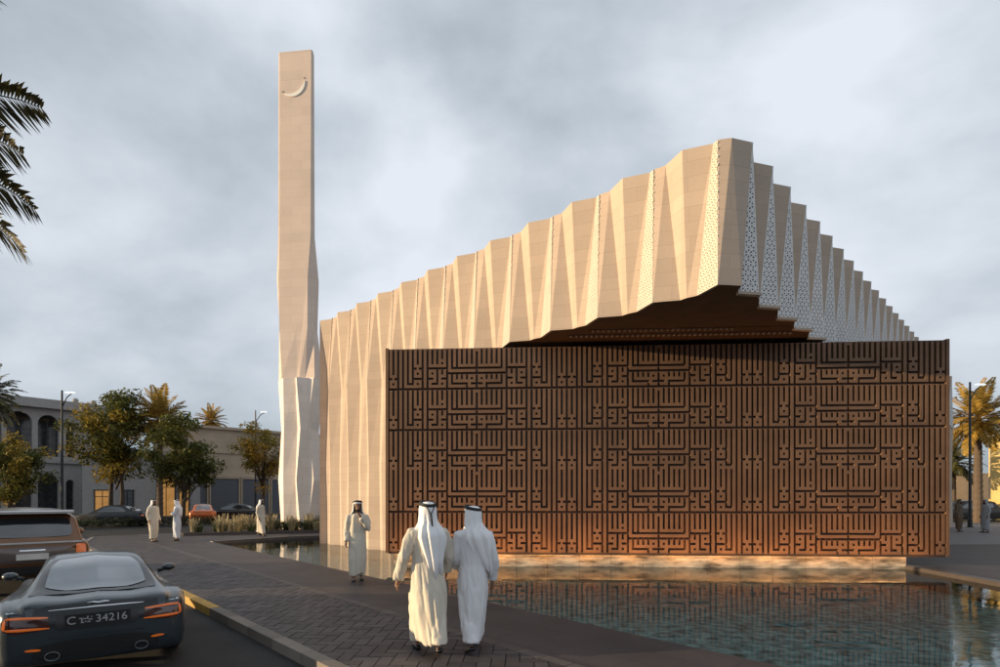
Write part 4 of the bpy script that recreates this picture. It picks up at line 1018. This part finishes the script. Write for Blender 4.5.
# planting bed
bedp = [(-15.2, 26.7), (-8.6, 29.2), (-6.6, 33.4), (-10, 34.4), (-14.8, 29.6)]
sheet('planting_soil', bedp, .10, M_('soil'))
mb = MB()
for i in range(len(bedp)):
    a, b = Vector(bedp[i]), Vector(bedp[(i + 1) % len(bedp)]); mb.wall(a, b, 0.0, .14, -.18)
tag(mb.build('bed_kerb', M_('coping')), kind='structure')
def inpoly(x, y, P):
    c = False; j = len(P) - 1
    for i in range(len(P)):
        if (P[i][1] > y) != (P[j][1] > y) and x < (P[j][0] - P[i][0]) * (y - P[i][1]) / (P[j][1] - P[i][1]) + P[i][0]: c = not c
        j = i
    return c
rng = random.Random(4); mb = MB()
for _ in range(170):
    x, y = rng.uniform(-15.2, -6.6), rng.uniform(26.7, 34.4)
    if not inpoly(x, y, bedp) or math.hypot(x + 11.34, y - 31) < 1.35: continue
    mb.cur = 0 if rng.random() < .55 else 1; hh = rng.uniform(.45, .95) if mb.cur == 0 else rng.uniform(.3, .55)
    for k in range(60):
        a = rng.uniform(0, 6.28); r = rng.uniform(.02, .16); sp = rng.uniform(.05, .42) * hh; b = Vector((x + r * math.cos(a), y + r * math.sin(a), .1))
        t = b + Vector((math.cos(a) * sp, math.sin(a) * sp, hh * rng.uniform(.6, 1.05))); m_ = (b + t) / 2 + Vector((0, 0, hh * .12)); wv = Vector((-math.sin(a), math.cos(a), 0)) * (.014 if mb.cur == 0 else .02)
        mb.quad(b - wv, b + wv, m_ + wv, m_ - wv); mb.quad(m_ - wv, m_ + wv, t + wv * (1.3 if mb.cur == 0 else .2), t - wv * (1.3 if mb.cur == 0 else .2))
tag(mb.build('bed_grass', [M_('grass_pale'), M_('grass_green')]), 'pale and green ornamental grass filling the bed around the minaret', 'grass', kind='stuff')
for i, (px, yy, lab) in enumerate(((278, 29.15, 'left of the minaret foot'), (295, 29.5, 'under the left half of the minaret foot'), (305, 29.65, 'under the right half of the minaret foot'), (316, 29.9, 'between the minaret foot and the mosque'))):
    r_ = random.Random(50 + i); lf = MB(); fan_leaves(lf, (0, 0, .30), .38, 420, .11, r_, .8); st = MB()
    for k in range(6): st.tube([(0, 0, 0), (r_.uniform(-.2, .2), r_.uniform(-.2, .2), .35)], [.012, .006], 5)
    e_ = empty('shrub', (atx(px, yy), yy, .1), 0, 'small dark green shrub ' + lab, 'shrub', 'shrubs at the foot of the minaret'); lf.build('foliage', M_('leaf_green'), e_); st.build('stem', M_('bark'), e_)
mb = MB(); r_ = random.Random(77)
for i in range(60):
    t = i / 60; p = Vector((-34, 28)).lerp(Vector((-20.5, 41)), t); fan_leaves(mb, (p.x, p.y, .2), .5, 90, .16, r_, .7)
tag(mb.build('verge_hedge', [M_('hedge')]), 'low dry hedge along the verge in front of the grey villa', 'hedge', kind='stuff')

# ------------------------------------------------------------------ street lamps
def lamp(x, y, h, arm, rz, label, z0=0):
    root = empty('street_lamp', (x, y, z0), rz, label, 'street lamp', 'street lamps')
    mb = MB(); mb.tube([(0, 0, 0), (0, 0, .5), (0, 0, .52), (0, 0, h)], [.13, .12, .085, .055], 10); mb.tube([(0, 0, 0), (0, 0, .04)], [.22, .22], 10); mb.build('pole', M_('metal_dark'), root)
    mb = MB(); mb.tube([(0, 0, h - 1.1), (arm * .5, 0, h - .45), (arm, 0, h - .18)], [.04, .035, .03], 7); mb.build('arm', M_('metal_dark'), root)
    mb = MB(); mb.loft([[Vector((arm - .12 + dx * l, dy * w_, h - .17 + dz)) for dx, dy in ((-1, -1), (1, -.7), (1, .7), (-1, 1))] for l, w_, dz in ((.22, .10, -.05), (.30, .14, 0), (.22, .10, .07))]); mb.build('lamp_head', M_('lamp_white'), root)
lamp(atx(62, 36), 36, 8.9, .65, 0, 'street lamp in front of the arched grey villa at the left', -.12)
lamp(atx(255.5, 52), 52, 10.1, .9, 0, 'thin far street lamp rising above the beige shuttered building', -.12)
lamp(atx(970, 34), 34, 8.9, .75, 0, 'street lamp beside the golden palm at the right', 0)

# ------------------------------------------------------------------ background buildings
# arched villa: facade runs away along (.6,.8), faces +x side
vd = Vector((.6, .8)); v0 = Vector((-47.5, 54)); vn = Vector((.8, -.6))
villa = empty('arched_villa', (v0.x, v0.y, -.12), math.atan2(vd.y, vd.x), 'grey two storey villa with rows of tall arches at the left edge', 'villa')
# local: x along facade, -y towards the viewer side
def arched_wall(mb, x0, x1, z0, z1, arches, t=.45):
    xs = sorted(arches); cur = x0
    for (a, b, zb, sp) in xs:                   # opening a..b, from zb to spring sp, arch on top
        mb.prism([(cur, 0), (a, 0), (a, t), (cur, t)], z0, z1)
        if zb > z0: mb.prism([(a, 0), (b, 0), (b, t), (a, t)], z0, zb)
        r = (b - a) / 2; n = 12; pts = [((a + b) / 2 - r * math.cos(math.pi * i / n), sp + r * 1.05 * math.sin(math.pi * i / n)) for i in range(n + 1)]
        for i in range(n):
            (xa, za), (xb, zb_) = pts[i], pts[i + 1]
            mb.add([(xa, 0, za), (xb, 0, zb_), (xb, 0, z1), (xa, 0, z1), (xa, t, za), (xb, t, zb_), (xb, t, z1), (xa, t, z1)], [(0, 1, 2, 3), (7, 6, 5, 4), (0, 4, 5, 1), (3, 2, 6, 7)])
        cur = b
    mb.prism([(cur, 0), (x1, 0), (x1, t), (cur, t)], z0, z1)
bays = [(-7.3 + 2.3 * i, -5.35 + 2.3 * i) for i in range(6)]
bays[-1] = (4.3, 5.0)
bays[-2] = (2.0, 3.7)
mb = MB(); arched_wall(mb, -10, 8.5, 0, 5.6, [(a, b, .1, 3.4) for a, b in bays]); mb.build('lower_arcade', M_('villa_grey'), villa)
mb = MB(); arched_wall(mb, -10, 8.5, 5.62, 10.9, [(a, b, 6.1, 9.4) for a, b in bays]); mb.build('upper_arcade', M_('villa_grey'), villa)
mb = MB(); mb.box((-.75, 1.2, 11.35), (19.0, 4.0, .9)); mb.build('roof', M_('villa_grey'), villa)
mb = MB(); mb.box((-.75, -.12, 5.6), (18.6, .24, .35)); mb.build('string_course', M_('villa_grey'), villa)
mb = MB(); mb.box((-.75, 3.2, 5.4), (18.4, .2, 10.8)); mb.build('recessed_glazing', M_('villa_dark'), villa)
for (a, b) in bays:
    for z0, z1 in ((.1, 4.2), (6.3, 9.7)):
        mb = MB(); c = (a + b) / 2
        mb.box((c, .52, (z0 + z1) / 2), (.06, .06, z1 - z0)); mb.box((c, .52, z0 + (z1 - z0) * .72), (b - a, .06, .06)); mb.box((c, .52, z0 + .9), (b - a, .05, .05)); mb.build('window_frame', M_('metal_dark'), villa)
for x in (5.2, 6.8, 8.2):
    mb = MB(); mb.ball((x, .3, 12.1), (.28, .28, .28)); mb.tube([(x, .3, 11.7), (x, .3, 11.95)], .12, 8); mb.build('finial', M_('villa_grey'), villa)
# low shop with warm lit openings behind the trees
shop = empty('lit_shop', (atx(92, 54), 54, -.12), math.atan2(.3, 1), 'low grey shop with glowing amber windows behind the trees', 'shop')
mb = MB(); mb.box((4.0, 2.5, 3.1), (9.6, 5, 6.2)); mb.build('wall', M_('villa_grey'), shop)
mb = MB(); mb.box((4.0, 2.3, 6.35), (10, 5.8, .3)); mb.build('roof', M_('villa_grey'), shop)
for x, w_, z0, z1, lit in ((.9, 1.3, .7, 2.6, 1), (3.0, 1.0, .1, 2.6, 0), (6.4, 1.6, .1, 4.2, 1), (8.0, .9, .1, 3.4, 1)):
    mb = MB(); mb.box((x, -.03, (z0 + z1) / 2), (w_, .06, z1 - z0)); f = mb.build('window', M_('lit_window' if lit else 'villa_dark'), shop)
    mb = MB(); mb.box((x - w_ / 2, -.06, (z0 + z1) / 2), (.09, .14, z1 - z0)); mb.box((x + w_ / 2, -.06, (z0 + z1) / 2), (.09, .14, z1 - z0)); mb.box((x, -.08, z0 + (z1 - z0) * .7), (w_, .05, .06)); mb.box((x, -.06, z1 + .05), (w_ + .2, .16, .1)); mb.box((x, -.08, (z0 + z1) / 2), (.05, .05, z1 - z0 - .05)); mb.build('window_frame', M_('metal_dark'), shop)
# beige shuttered building
bb = empty('shuttered_building', (-33.5, 58.5, -.12), math.atan2(.69, .72), 'long beige flat roofed building with grey shutters behind the minaret', 'building')
mb = MB(); mb.box((11, 4, 4.7), (24, 8, 9.4)); mb.build('wall', M_('beige_wall'), bb)
mb = MB(); mb.box((11, 3.9, 9.55), (24.4, 8.5, .3)); mb.box((11, -.08, 6.9), (24, .16, .22)); mb.box((11, -.05, 4.25), (24, .1, .12)); mb.build('cornice', M_('beige_wall'), bb)
for i in range(7):
    x = .9 + 3.3 * i; mb = MB(); mb.box((x, -.04, 2.05), (2.9, .08, 3.9)); s_ = mb.build('shutter', M_('shutter_grey'), bb)
    mb = MB(); mb.box((x - 1.52, -.10, 2.05), (.12, .2, 4.0)); mb.box((x + 1.52, -.10, 2.05), (.12, .2, 4.0)); mb.box((x, -.10, 4.08), (3.1, .2, .14)); mb.build('shutter_frame', M_('beige_wall'), bb)
mb = MB(); mb.tube([(1.8, -.02, 5.7), (1.8, -.12, 5.7)], [.5, .5], 20); mb.build('round_emblem', M_('villa_grey'), bb)
# right side: ochre gatehouse and garden wall
gh = empty('ochre_building', (atx(991, 44), 44, 0), -R(40), 'yellow rendered building cut off by the right edge behind the palm', 'building')
mb = MB(); mb.box((4.5, 3, 3.3), (9, 6, 6.6)); mb.build('wall', M_('ochre_wall'), gh)
mb = MB(); mb.box((4.5, 3, 6.7), (9.4, 6.4, .25)); mb.build('roof', M_('white_wall'), gh)
for y_ in (1.5, 3.6): mb = MB(); mb.box((-.03, y_, 2.6), (.06, .8, 1.8)); mb.build('window', M_('villa_dark'), gh)
mb = MB(); mb.box((3.5, -.03, 2.6), (1.2, .06, 1.8)); mb.build('window', M_('villa_dark'), gh)
gw = empty('garden_wall', (38, 52, 0), 0, 'pale textured wall low behind the people at the right', 'wall')
mb = MB(); mb.box((8, 0, 2.0), (34, .3, 4.0)); mb.build('wall', M_('beige_wall'), gw)
mb = MB(); mb.box((8, 0, 4.06), (34.1, .4, .12)); mb.build('coping', M_('white_wall'), gw)
# far hazy street frontage closing the horizon
for i, (x, y, w_, h_, lab) in enumerate(((-75, 92, 22, 7.5, 'far low grey block between the villa and the shop'), (22, 120, 60, 4, 'distant low pale block behind the mosque'), (105, 100, 40, 5.5, 'far low block beyond the right edge palm'))):
    e_ = empty('far_building', (x, y, -.12), 0, lab, 'building'); mb = MB(); mb.box((0, 0, h_ / 2), (w_, 8, h_)); mb.build('wall', M_('beige_wall'), e_)
    mb = MB(); mb.box((0, 0, h_ + .15), (w_ + .4, 8.4, .3)); mb.build('roof', M_('villa_grey'), e_)
    for k in range(int(w_ // 4)): mb = MB(); mb.box((-w_ / 2 + 2 + 4 * k, -4.04, h_ * .55), (1.4, .08, 1.5)); mb.build('window', M_('villa_dark'), e_)
